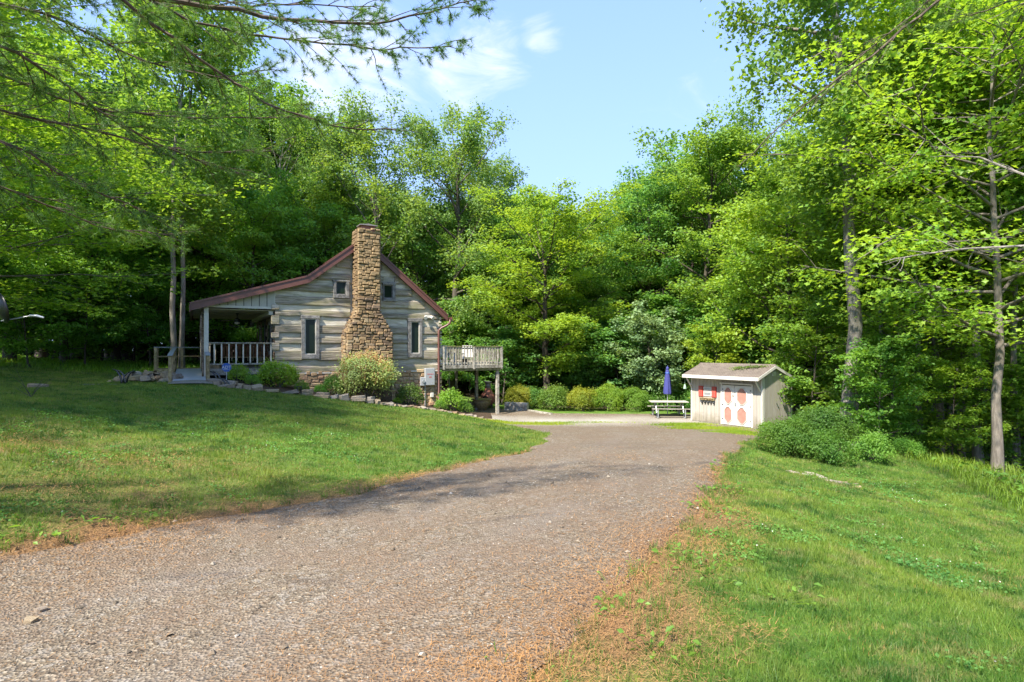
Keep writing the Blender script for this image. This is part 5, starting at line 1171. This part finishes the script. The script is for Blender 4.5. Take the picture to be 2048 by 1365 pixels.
# flush stones crossing the lawn left of the arcs
fs = empty('stepping_stones', (GX(205, 18.7)[0], 18.7, GX(205, 18.7)[2]), 0, 'thin line of flat pale stones flush with the lawn left of the metal arcs', 'stepping stones')
for i, px in enumerate([172, 186, 203, 214, 226]): x, y, g = GX(px, 18.7); link('stone', rr.choice(ms), fs, (x-fs.location[0], 0, g+.0-fs.location[2]), (0, 0, .1), (.2, .16, .08))
# stone edging on the right lawn
se = empty('stone_edging', (G(1650, 957)[0], G(1650, 957)[1], G(1650, 957)[2]), 0, 'curved line of flat pale stones edging the right lawn below the big bushes', 'stone edging')
for i in range(15):
    px = 1580+i*9.8+rr.uniform(-3, 3); py = 943+i*2.2+(i/14)**2*3+rr.uniform(-1.5, 1.5)+2.5*sin(i*.9); x, y, g = G(px, py); w_ = rr.uniform(.12, .2)
    link('stone', rr.choice(ms), se, (x-se.location[0], y-se.location[1], g-.005-se.location[2]), (rr.uniform(-.3, .3), rr.uniform(-.2, .2), -.35+rr.uniform(-.6, .6)), (w_*rr.uniform(.8, 1.25), .12, rr.uniform(.06, .10)))
# path in front of the ramp
q = np.array([G(*p) for p in [(345, 763), (421, 763), (446, 772), (335, 771)]]); xs = []; 
u2 = np.linspace(0, 1, 12); A_ = q[0][None]*(1-u2[:, None])+q[1][None]*u2[:, None]; B_ = q[3][None]*(1-u2[:, None])+q[2][None]*u2[:, None]
XY = A_[:, None, :2]*(1-np.linspace(0, 1, 8)[None, :, None])+B_[:, None, :2]*np.linspace(0, 1, 8)[None, :, None]; ii = (np.arange(11)[:, None]*8+np.arange(7)[None]).ravel()
pth = link('path', mesh('path', np.c_[XY.reshape(-1, 2), H(XY[..., 0], XY[..., 1]).ravel()+.045], np.stack([ii, ii+8, ii+9, ii+1], -1), M['gravel'], True, {'litter': np.zeros(96), 'pale': np.full(96, .5)})); tag(pth, kind='structure')

# ---------------------------------------------------------------- grass, straw, pebbles
rg = np.random.default_rng(77)
def infoot(x, y):
    s = (x-HO[0])*cos(TH)+(y-HO[1])*sin(TH); d = -(x-HO[0])*sin(TH)+(y-HO[1])*cos(TH)
    bedd = np.interp(x, line[:, 0], line[:, 1]); inb = (x > line[0, 0]-.3) & (x < line[-1, 0]) & (y > bedd-.02) & (d < 12)
    hs = (s > -2.6) & (s < 7.2) & (d > -.1) & (d < 8.2); rmp = (s > -3.7) & (s < -2.3) & (d > -2.2) & (d < 6)
    c = cos(atan2(-.82, .572)); s_ = sin(atan2(-.82, .572)); a = (x-8.04)*c+(y-25.5)*s_; b = -(x-8.04)*s_+(y-25.5)*c
    return inb | hs | rmp | ((a > -.1) & (a < 3.5) & (b > -.1) & (b < 2.3))
def scatter(N, D0, D1, pw, pxr=(-60, 2110)):
    u_ = rg.random(N); D = (D0**pw+u_*(D1**pw-D0**pw))**(1/pw); px = rg.uniform(*pxr, N); return (px-1024)/F*D, D
def gheight(x, y): return H(x, y)+(vnoise(x, y, .9, 11)-.5)*.06+(vnoise(x, y, 2.7, 12)-.5)*.025
def blades(x, y, hgt, wid, lean, z0=None):
    n = len(x); z = gheight(x, y) if z0 is None else z0; a = rg.random(n)*6.283; b = rg.random(n)*6.283; l = np.abs(rg.normal(size=n))*lean
    base = np.c_[x, y, z-.008]; side = np.c_[np.cos(a), np.sin(a), np.zeros(n)]*(wid/2)[:, None]; tip = base+np.c_[np.cos(b)*l*hgt, np.sin(b)*l*hgt, hgt*np.sqrt(np.clip(1-l*l*.5, .1, 1))]
    V = np.stack([base-side, base+side, tip], 1).reshape(-1, 3); return V, [np.arange(n*3).reshape(-1, 3)]
x, y = scatter(760000, 2.2, 27, .62)
ed = edge_d(x, y); L_t = litter(x, y); wd_ = woods(x, y); cl = vnoise(x, y, 1.7, 31)*.55+vnoise(x, y, 5.5, 32)*.45
pr = np.clip(1.25-L_t*1.9, .0, 1)*np.clip(.55+cl*.9, 0, 1)*np.clip((ed+.12)/.25, 0, 1)*(1-wd_)
ok = (rg.random(len(x)) < pr) & ~infoot(x, y) & (y < 34)
x, y, ed, cl = x[ok], y[ok], ed[ok], cl[ok]
hg = (.022+.12*cl*cl*rg.random(len(x))+.02*rg.random(len(x)))*(1+y*.02)*np.where(x > 8.5, 1.25, 1); wd = (.0032+.0009*y)*rg.uniform(.7, 1.3, len(x))
V, Fc = blades(x, y, hg, wd, .7)
gr = link('grass', mesh('grass', V, Fc, M['lawn'])); tag(gr, 'short green lawn grass on both sides of the driveway', 'grass', kind='stuff')
print('grass blades', len(x))
# dry blades in the lawn
x, y = scatter(130000, 2.2, 22, .6); ed = edge_d(x, y); n_ = vnoise(x, y, .8, 41)*.6+vnoise(x, y, 3., 42)*.4
ok = (ed > 0) & ~infoot(x, y) & (woods(x, y) < .5) & (rg.random(len(x)) < np.clip(n_*2.0-.75+(x < -3)*.15, 0, 1)); x, y = x[ok], y[ok]
V, Fc = blades(x, y, rg.uniform(.02, .05, len(x))*(1+y*.02), .002+.0007*y, .9)
dg = link('dry_grass', mesh('dry_grass', V, Fc, M['straw'])); dg.color = (.95, 1.15, .9, 1); tag(dg, 'straw coloured dry grass blades mixed into the lawn', 'dry grass', kind='stuff')
# pine straw on and beside the driveway
x, y = scatter(260000, 2.0, 15, .5); lt = litter(x, y); ed = edge_d(x, y); er = -ed
pr = np.where(ed > -.05, lt*1.0, np.clip(.9-er/np.interp(y, [0, 6, 10, 14], [1.3, .8, .5, .1]), 0, 1)*.8+.22*np.clip(vnoise(x, y, .8, 8)*1.6-.7, 0, 1)+.03)
ok = rg.random(len(x)) < pr; x, y = x[ok], y[ok]; n = len(x); z = H(x, y)+.026+rg.random(n)*.022; a = rg.random(n)*6.283; L_ = rg.uniform(.025, .07, n)*(1+y*.03); el = rg.normal(size=n)*.22
d = np.c_[np.cos(a)*L_, np.sin(a)*L_, el*L_]; s_ = np.c_[-np.sin(a), np.cos(a), np.zeros(n)]*(.0008+.00035*y)[:, None]; b = np.c_[x, y, z]
V = np.stack([b-s_, b+s_, b+d], 1).reshape(-1, 3); st = link('pine_straw', mesh('pine_straw', V, [np.arange(n*3).reshape(-1, 3)], M['straw'])); tag(st, 'orange brown fallen pine needles along the driveway edges', 'pine straw', kind='stuff')
# pebbles
x, y = scatter(42000, 2.1, 12, .45); ed = edge_d(x, y); ok = (ed < .05); x, y = x[ok], y[ok]; n = len(x); s = (.0035+.005*rg.random(n)**2.2+(rg.random(n) > .995)*.014)*(1+y*.10)
z = H(x, y)+.02+(vnoise(x, y, 1.3, 21)-.5)*.03+(vnoise(x, y, 6, 22)-.5)*.012
oc = np.array([(1, 0, 0), (0, 1, 0), (-1, 0, 0), (0, -1, 0), (0, 0, 1), (0, 0, -1.)]); V = (oc[None]*rg.uniform(.6, 1.3, (n, 6, 1))+rg.normal(size=(n, 6, 3))*.12)*np.stack([s, s*.8, s*.6], 1)[:, None]
a = rg.random(n)*6.28; ca, sa = np.cos(a)[:, None], np.sin(a)[:, None]; V = np.stack([V[..., 0]*ca-V[..., 1]*sa, V[..., 0]*sa+V[..., 1]*ca, V[..., 2]], -1)+np.c_[x, y, z+s*.2][:, None]
tf = np.array([(0, 1, 4), (1, 2, 4), (2, 3, 4), (3, 0, 4), (1, 0, 5), (2, 1, 5), (3, 2, 5), (0, 3, 5)]); Fc = (tf[None]+np.arange(n)[:, None, None]*6).reshape(-1, 3)
pb = link('loose_gravel', mesh('loose_gravel', V.reshape(-1, 3), [Fc], M['pebble'])); tag(pb, 'loose grey and tan gravel stones on the driveway', 'gravel', kind='stuff')
# clover and small herbs in patches of the lawn
x, y = scatter(150000, 2.3, 15, .6); ed = edge_d(x, y); n_ = vnoise(x, y, .9, 81)*.5+vnoise(x, y, 3.1, 82)*.5
ok = (ed > .05) & ~infoot(x, y) & (woods(x, y) < .3) & (rg.random(len(x)) < np.clip(n_*4-2.25, 0, 1)*np.clip(1.2-litter(x, y), 0, 1)); x, y = x[ok], y[ok]; n = len(x)
V, Fc = leafquads(np.c_[x, y, gheight(x, y)+rg.uniform(.02, .065, n)], unit(rg.normal(size=(n, 3))*.35+[0, 0, 1]), rg.uniform(.013, .026, n)*(1+y*.08), rg, .95, .05)
cv = link('clover', mesh('clover', V, Fc, M['leaf'])); cv.color = (.85, 1.05, 1.1, 1); tag(cv, 'patches of clover and small herbs in the lawn', 'clover', kind='stuff'); print('clover', n)
i_ = rg.choice(n, 170, replace=False)[:80]; V, Fc = leafquads(np.c_[x[i_], y[i_], gheight(x[i_], y[i_])+.07], unit(rg.normal(size=(80, 3))*.3+[0, -.4, 1]), .011*(1+y[i_]*.05), rg, 1., .0)
cf_ = link('clover_flowers', mesh('clover_flowers', V, Fc, M['white'])); tag(cf_, 'tiny white clover flowers scattered in the lawn', 'flowers', kind='stuff')
# taller tufts
x, y = scatter(5200, 2.6, 16, .7); ed = edge_d(x, y); ok = (ed > -.02) & ~infoot(x, y) & (woods(x, y) < .4) & (rg.random(len(x)) < .25+.9*(vnoise(x, y, 1.3, 83) > .55)+.6*(ed < .3)); x, y = x[ok], y[ok]
k_ = 16; X1 = np.repeat(x, k_)+rg.normal(size=len(x)*k_)*.03; Y1 = np.repeat(y, k_)+rg.normal(size=len(x)*k_)*.03; V, Fc = blades(X1, Y1, rg.uniform(.05, .15, len(X1)), .0035+.0007*Y1, .55)
tf_ = link('grass_tufts', mesh('grass_tufts', V, Fc, M['lawn'])); tf_.color = (.8, .95, .85, 1); tag(tf_, 'coarser taller grass tufts standing out of the lawn', 'grass', kind='stuff')
# a few pale stones that stand out
for i, (px, py, w_, lab) in enumerate([(60, 1255, .13, 'flat pale grey stone at the left of the near driveway'), (82, 1232, .12, 'pale angular stone above the flat grey stone on the near driveway'), (183, 1300, .07, 'white pebble near the bottom left of the driveway'), (338, 1283, .07, 'white pebble in the middle of the near driveway'), (568, 1186, .07, 'dark grey stone alone on the driveway')]):
    x, y, g = G(px, py); tag(link('driveway_stone', rr.choice(ms), None, (x, y, g+.03), (.1, .1, i*1.3), (w_*.6, w_*.45, w_*.25)), lab, 'stone')
# taller grass along the right wood edge and left rear slope
def longgrass(x, y, hmin, hmax, w_, seed):
    n = len(x); z = gheight(x, y); a = rg.random(n)*6.283; hh = rg.uniform(hmin, hmax, n); out = rg.uniform(.25, .8, n)*hh; w0 = w_*rg.uniform(.7, 1.3, n); side = np.c_[-np.sin(a), np.cos(a), np.zeros(n)]
    V = []
    for f in (0, .35, .7, 1.0):
        c = np.c_[x+np.cos(a)*out*f**2, y+np.sin(a)*out*f**2, z-.01+hh*(f-.35*f*f*f)]; ww = (w0*(1-f**2)+.0006)[:, None]; V += [c-side*ww, c+side*ww]
    V = np.stack(V, 1).reshape(-1, 3); i = np.arange(n)[:, None]*8; return V, [np.concatenate([i+[0, 1, 3, 2], i+[2, 3, 5, 4], i+[4, 5, 7, 6]], 0)]
X1, Y1 = rg.uniform(7.5, 20, 34000), rg.uniform(10.5, 24, 34000); dd_ = woods(X1, Y1); nn = vnoise(X1, Y1, .8, 51)
ok = (dd_ > .02) & (X1-(9.3+.35*(Y1-10)) < 3.2) & (rg.random(len(X1)) < nn+.1); tg = link('tall_grass', mesh('tall_grass', *longgrass(X1[ok], Y1[ok], .18, .62, .006, 1), M['grass'])); tg.color = (.95, .9, .8, 1)
tag(tg, 'tall arching grass along the right edge of the wood', 'tall grass', kind='stuff')
X1, Y1 = rg.uniform(-34, -9, 22000), rg.uniform(21, 34, 22000); ok = (Y1 > 23+.12*(X1+34)) & ~infoot(X1, Y1); tg = link('meadow_grass', mesh('meadow_grass', *longgrass(X1[ok], Y1[ok], .12, .42, .012, 2), M['grass'])); tg.color = (1.0, 1.15, .8, 1)
tag(tg, 'taller meadow grass on the slope at the left rear of the lawn', 'meadow grass', kind='stuff')
# ground cover below the trees: leafy herbs at ground level
N = 60000; X1 = rg.uniform(-34, 34, N); Y1 = rg.uniform(12, 46, N); wd_ = woods(X1, Y1); ok = (wd_ > .25) & (rg.random(N) < .25+.75*(vnoise(X1, Y1, .6, 61) > .45)) & ~infoot(X1, Y1); X1, Y1 = X1[ok], Y1[ok]; n = len(X1)
hh = rg.random(n)**1.4*.75*vnoise(X1, Y1, .5, 62); V, Fc = leafquads(np.c_[X1, Y1, H(X1, Y1)+.03+hh], unit(rg.normal(size=(n, 3))*.45+[0, 0, 1]), rg.uniform(.09, .2, n), rg); uc = link('ground_cover', mesh('ground_cover', V, Fc, M['leaf'])); uc.color = (.9, 1.05, .85, 1)
tag(uc, 'low leafy ground cover under the trees', 'ground cover', kind='stuff')
# grass islands growing in the gravel in front of the shed and by the lawn tongue
xs = []; 
for px, D, sx, sy, nn in [(1370, 24.2, 1.0, .45, 5000), (1420, 22.8, 1.2, .5, 6000), (1465, 20.6, .7, .7, 4000), (1480, 21.6, .5, .4, 2000), (1040, 24.6, 2.0, .5, 5000), (1130, 25.0, 2.6, .25, 1800)]:
    X_ = (px-1024)/F*D; xs.append(np.c_[X_+rg.normal(size=nn)*sx*.6, D+rg.normal(size=nn)*sy*.6])
q = np.concatenate(xs); q = q[~infoot(q[:, 0], q[:, 1])]; V, Fc = blades(q[:, 0], q[:, 1], rg.uniform(.03, .08, len(q)), np.full(len(q), .022), .7, H(q[:, 0], q[:, 1])+.02)
gi = link('gravel_grass', mesh('gravel_grass', V, Fc, M['grass'])); gi.color = (1.5, 1.25, .9, 1); tag(gi, 'sparse yellow-green grass growing through the gravel before the shed', 'grass', kind='stuff')
# broad-leaved weeds
def weed(px, py, n, sz, lab, tint=(1.1, 1.15, .9)):
    x, y, g = G(px, py); e = empty('weed', (x, y, g), 0, lab, 'weed'); c = []; nm = []; stm = MB(); tg_ = []
    for i in range(n):
        a = rg.random()*6.28; r_ = rg.random()**.5*sz*1.6; p = np.array([cos(a)*r_, sin(a)*r_, rg.uniform(.02, .10)]); c.append(p); nm.append(unit(rg.normal(size=3)*.4+[0, 0, 1])); tg_.append([cos(a), sin(a), 0])
        stm.bar((p[0]*.3, p[1]*.3, -.02), p, .0025, .0025)
    V, Fc = leafquads(np.array(c), np.array(nm), rg.uniform(.45, 1.0, n)*sz*.42, rg, .62, .12, np.array(tg_)+rg.normal(size=(n, 3))*.3, 4); o = link('leaves', mesh('leaves', V, Fc, M['leaf']), e); o.color = (*tint, 1); o2 = stm.build('stalks', M['grass'], e)
for px, py, n, sz, lab in [(1262, 1232, 16, .16, 'broad-leaved weed in the middle of the orange pine straw'), (1232, 1216, 7, .14, 'pale weed left of the broad-leaved weed in the pine straw'), (1226, 1172, 7, .11, 'thin weed at the gravel edge above the pine straw'), (1362, 1122, 24, .2, 'large weed cluster at the right driveway edge'), (1400, 1140, 26, .2, 'bright weed cluster right of the large weed cluster'),
                           (1330, 1172, 9, .12, 'small dark weed below the large weed cluster'), (1435, 1165, 12, .16, 'low weed patch between gravel edge and lawn'), (1270, 1140, 6, .1, 'small weed sprouting from the bare gravel'), (1385, 1082, 8, .14, 'weed growing in the gravel margin below the lawn bulge'), (1128, 1352, 7, .09, 'weed at the bottom edge in the pine straw'), (1440, 985, 30, .3, 'leafy weeds at the bulge of the right lawn edge'), (1455, 935, 26, .3, 'leafy weeds on the right lawn edge nearer the shed'),
                           (1420, 1020, 22, .25, 'weed patch on the right driveway margin halfway down'), (258, 1046, 12, .2, 'dark weed at the left lawn edge'), (362, 1030, 12, .2, 'grey-leaved weed at the left lawn edge'), (95, 1068, 30, .3, 'clover patch at the far left lawn edge'), (1000, 1330, 5, .07, 'tiny weed near the bottom centre of the driveway'), (1310, 1300, 24, .16, 'clover patch at the bottom right of the pine straw'), (1560, 1195, 18, .2, 'clover patch with grey leaves in the right lawn')]:
    weed(px, py, n, sz, lab)
# dead twig standing at the far left
x, y, g = GX(62, 14.5); dt = empty('dead_twig', (x, y, g), 0, 'thin dead twig standing in the grass at the far left', 'twig')
m = MB(); rg3 = np.random.default_rng(3)
for k in range(7): m.tube(curve((0, 0, 0), (rg3.normal()*.7, rg3.normal()*.3, 1), rg3.uniform(.5, 1.1), 5, rg3, .0, .1), np.linspace(.009, .003, 6), 4)
m.build('stems', M['bark'], dt)
# fallen branch on the shed roof
fb = link('leaf_debris', None); bpy.data.objects.remove(fb)
c_, s_ = cos(atan2(-.82, .572)), sin(atan2(-.82, .572)); m = MB(); rg3 = np.random.default_rng(4); cc = []
for k in range(5):
    p = curve((3.2-.1*k, .55, 2.55), (-1, -.22-.1*k, -.05), 1.3-.15*k, 6, rg3, -.0, .10); p[:, 2] = 2.585-.372*np.abs(.79-p[:, 1])+.03; m.tube(p, np.linspace(.012, .004, 7), 4)
    for q in range(70): cc.append(p[rg3.integers(0, 7)]+rg3.normal(size=3)*[.14, .07, .015])
rt = empty('fallen_branch', (8.04, 25.5, -1.63), atan2(-.82, .572), 'fallen leafy branch lying across the right half of the shed roof', 'branch'); m.build('twigs', M['bark'], rt)
V, Fc = leafquads(np.array(cc), unit(rg3.normal(size=(len(cc), 3))*.4+[0, 0, 1]), .07, rg3); o = link('leaves', mesh('leaves', V, Fc, M['leaf']), rt); o.color = (1.2, 1., .9, 1)

# ---------------------------------------------------------------- white pine boughs overhead
def pine(name, x, y, Ht, boughs, label, seed, rtr=.24, needles=1.0, twl=(.5, 1.1), extra=True):
    rg = np.random.default_rng(seed); g = h1(x, y); e = empty(name, (x, y, g), 0, label, 'pine tree'); o = np.array([x, y, g])
    tz = np.linspace(-.2, Ht, 9); MB().tube(np.c_[np.cumsum(rg.normal(size=9)*.04), np.cumsum(rg.normal(size=9)*.04), tz], rtr*(1-tz.clip(0)/Ht*.85), 12).build('trunk', M['bark_pine'], e, smooth=True)
    NB = []; ND = []; allb = list(boughs)
    for bi, (pts, r0, dens) in enumerate(allb):
        p = np.array([P(*q) for q in pts])-o if len(pts[0]) == 3 and bi < 1e9 else pts
        root = np.array([0, 0, max(1.5, p[0, 2]-.25*np.hypot(p[0, 0], p[0, 1]))]); p = np.vstack([root, p])
        # smooth resample
        d = np.r_[0, np.cumsum(np.linalg.norm(np.diff(p, axis=0), axis=1))]; n = max(10, int(d[-1]/.22)); s = np.linspace(0, d[-1], n); q = np.stack([np.interp(s, d, p[:, i]) for i in range(3)], 1)
        for _ in range(3): q[1:-1] = (q[:-2]+2*q[1:-1]+q[2:])/4
        q[1:-1] += rg.normal(size=(n-2, 3))*.012
        m = MB(); m.tube(q, np.linspace(r0, .006, n), 7)
        i0 = np.argmax(s > np.linalg.norm(p[1]-p[0])*.55); sg = 1
        step = .115/dens; cur = s[i0]
        while cur < s[-1]:
            c = np.array([np.interp(cur, s, q[:, i]) for i in range(3)]); j = min(n-2, int(cur/s[-1]*(n-1))); t = unit(q[j+1]-q[j]); sg = -sg; sidev = unit(np.cross(t, [0, 0, 1]))*sg
            L = rg.uniform(*twl)*(1-.55*cur/s[-1]); dr = t*rg.uniform(.7, 1.2)+sidev*rg.uniform(.5, 1.0)+np.array([0, 0, rg.uniform(-.45, .35)])
            tw = curve(c, dr, L, 5, rg, -.015, .09); m.tube(tw, np.linspace(.0065, .0025, 6), 4, cap=False)
            for k in range(rg.integers(2, 5)):
                f = rg.uniform(.3, .95); b0 = tw[int(f*5)]; t2 = curve(b0, unit(tw[-1]-tw[0])+rg.normal(size=3)*.55, L*rg.uniform(.2, .45), 3, rg, .0, .12); m.tube(t2, np.linspace(.003, .0016, 4), 3, cap=False)
                for f2 in (.45, .75, 1.0): NB.append(t2[0]+(t2[-1]-t2[0])*f2); ND.append(unit(t2[-1]-t2[0]))
            for f2 in (.6, .8, 1.): NB.append(tw[0]+(tw[-1]-tw[0])*f2 if f2 < 1 else tw[-1]); ND.append(unit(tw[-1]-tw[-2]))
            cur += step*rg.uniform(.6, 1.4)
        m.build('bough', M['bark_pine'], e)
    NB = np.array(NB); ND = np.array(ND); kp = rg.random(len(NB)) < needles; NB = NB[kp]; ND = ND[kp]
    k = 24; c = np.repeat(NB, k, 0); d = unit(np.repeat(ND, k, 0)*.8+rg.normal(size=(len(c), 3))*.62); L = rg.uniform(.05, .10, len(c))[:, None]; s = unit(np.cross(d, rg.normal(size=d.shape)))*.0023
    V = np.stack([c-s, c+s, c+d*L], 1).reshape(-1, 3); nn = link('needles', mesh('needles', V, [np.arange(len(c)*3).reshape(-1, 3)], M['needle']), e); print(name, 'needles', len(c)); return e
BL_ = [([(60, -70, 4.6), (300, 2, 5), (470, 20, 5.4), (620, 50, 5.8), (780, 48, 6.2), (880, 20, 6.5), (952, 0, 6.7)], .055, .9),
       ([(120, -90, 4.8), (330, 60, 5.2), (470, 175, 5.6), (560, 215, 6), (680, 262, 6.4), (805, 262, 6.8)], .035, .8),
       ([(-90, 40, 4.6), (60, 110, 5), (150, 190, 5.5), (260, 262, 6), (400, 330, 6.4), (490, 352, 6.8)], .03, 1.0),
       ([(-90, 200, 5.2), (100, 240, 5.6), (300, 290, 6.2), (420, 310, 6.6), (560, 300, 7)], .03, 1.0),
       ([(-90, 240, 4.8), (0, 270, 5), (120, 350, 5.5), (230, 400, 6), (340, 440, 6.5)], .03, 1.1),
       ([(150, -80, 5.2), (420, 60, 5.8), (640, 82, 6.4), (760, 105, 6.8), (905, 92, 7.2)], .028, 1.0),
       ([(-90, 330, 5.6), (60, 400, 6), (200, 455, 6.5), (330, 470, 7)], .026, 1.1),
       ([(-90, -20, 5), (100, 20, 5.5), (250, 110, 6), (400, 160, 6.5), (540, 140, 7)], .026, 1.0),
       ([(-90, 110, 5.4), (80, 190, 5.8), (250, 228, 6.2), (450, 240, 6.8), (620, 232, 7.2)], .026, 1.0),
       ([(0, -90, 5.5), (200, -20, 6), (420, 5, 6.5), (600, 10, 7), (760, 12, 7.4)], .026, 1.0)]
pine('pine_tree', -8.6, 3.2, 8, BL_, 'white pine whose long needled boughs hang into the upper left of the view', 101)
BR_ = [([(2200, -230, 7), (1960, -60, 7.2), (1850, 25, 7.4), (1760, 100, 7.6), (1640, 185, 7.8), (1570, 245, 8), (1480, 330, 8.3)], .035, .75),
       ([(2200, -260, 7.4), (2000, -120, 7.4), (1880, -20, 7.6), (1790, 60, 7.8), (1700, 130, 8)], .028, .9)]
pine('pine_tree', 9.2, 6.2, 13, BR_, 'pine beyond the right edge whose bare dead bough crosses the upper right sky', 102, needles=.10, twl=(.35, .8))
BS_ = [([(2200, -60, 8.2), (2090, -20, 8.4), (1990, 20, 8.7), (1900, 40, 9)], .03, 1.1), ([(2200, -160, 8), (2080, -60, 8.2), (1960, -20, 8.5), (1820, 0, 9)], .03, 1.1)]
pine('pine_tree', 11.2, 7.0, 13, BS_, 'pine at the top right corner with green needled bough tips', 103, needles=1.)
# bare pale branches reaching in from the right
for pts, r0, lab in [([(2150, 520, 11), (2048, 492, 11), (1930, 498, 11.3), (1850, 508, 11.7), (1780, 520, 12)], .03, 'bare pale branch reaching in from the right edge at mid height'), ([(2150, 430, 12), (2048, 350, 12), (1960, 315, 12.4), (1880, 312, 12.8)], .035, 'dark curved branch reaching in from the upper right edge')]:
    q = np.array([P(*a) for a in pts]); e = empty('branch', tuple(q[0]), 0, lab, 'branch'); q = q-q[0]; m = MB(); m.tube(q, np.linspace(r0, .008, len(q)), 6)
    for k in range(14): f = rg.uniform(.25, 1)*(len(q)-1.01); i = int(f); c = q[i]+(q[i+1]-q[i])*(f-i); m.tube(curve(c, unit(q[i+1]-q[i])+rg.normal(size=3)*.6, rg.uniform(.2, .6), 4, rg, 0, .15), np.linspace(.008, .003, 5), 4)
    m.build('wood', M['bark_pale'], e)
tris = sum(sum(len(p.vertices)-2 for p in me.polygons) if len(me.polygons) < 2000 else len(me.polygons)*1.5 for me in bpy.data.meshes)
print('tris about', tris, 'objects', len(bpy.data.objects))
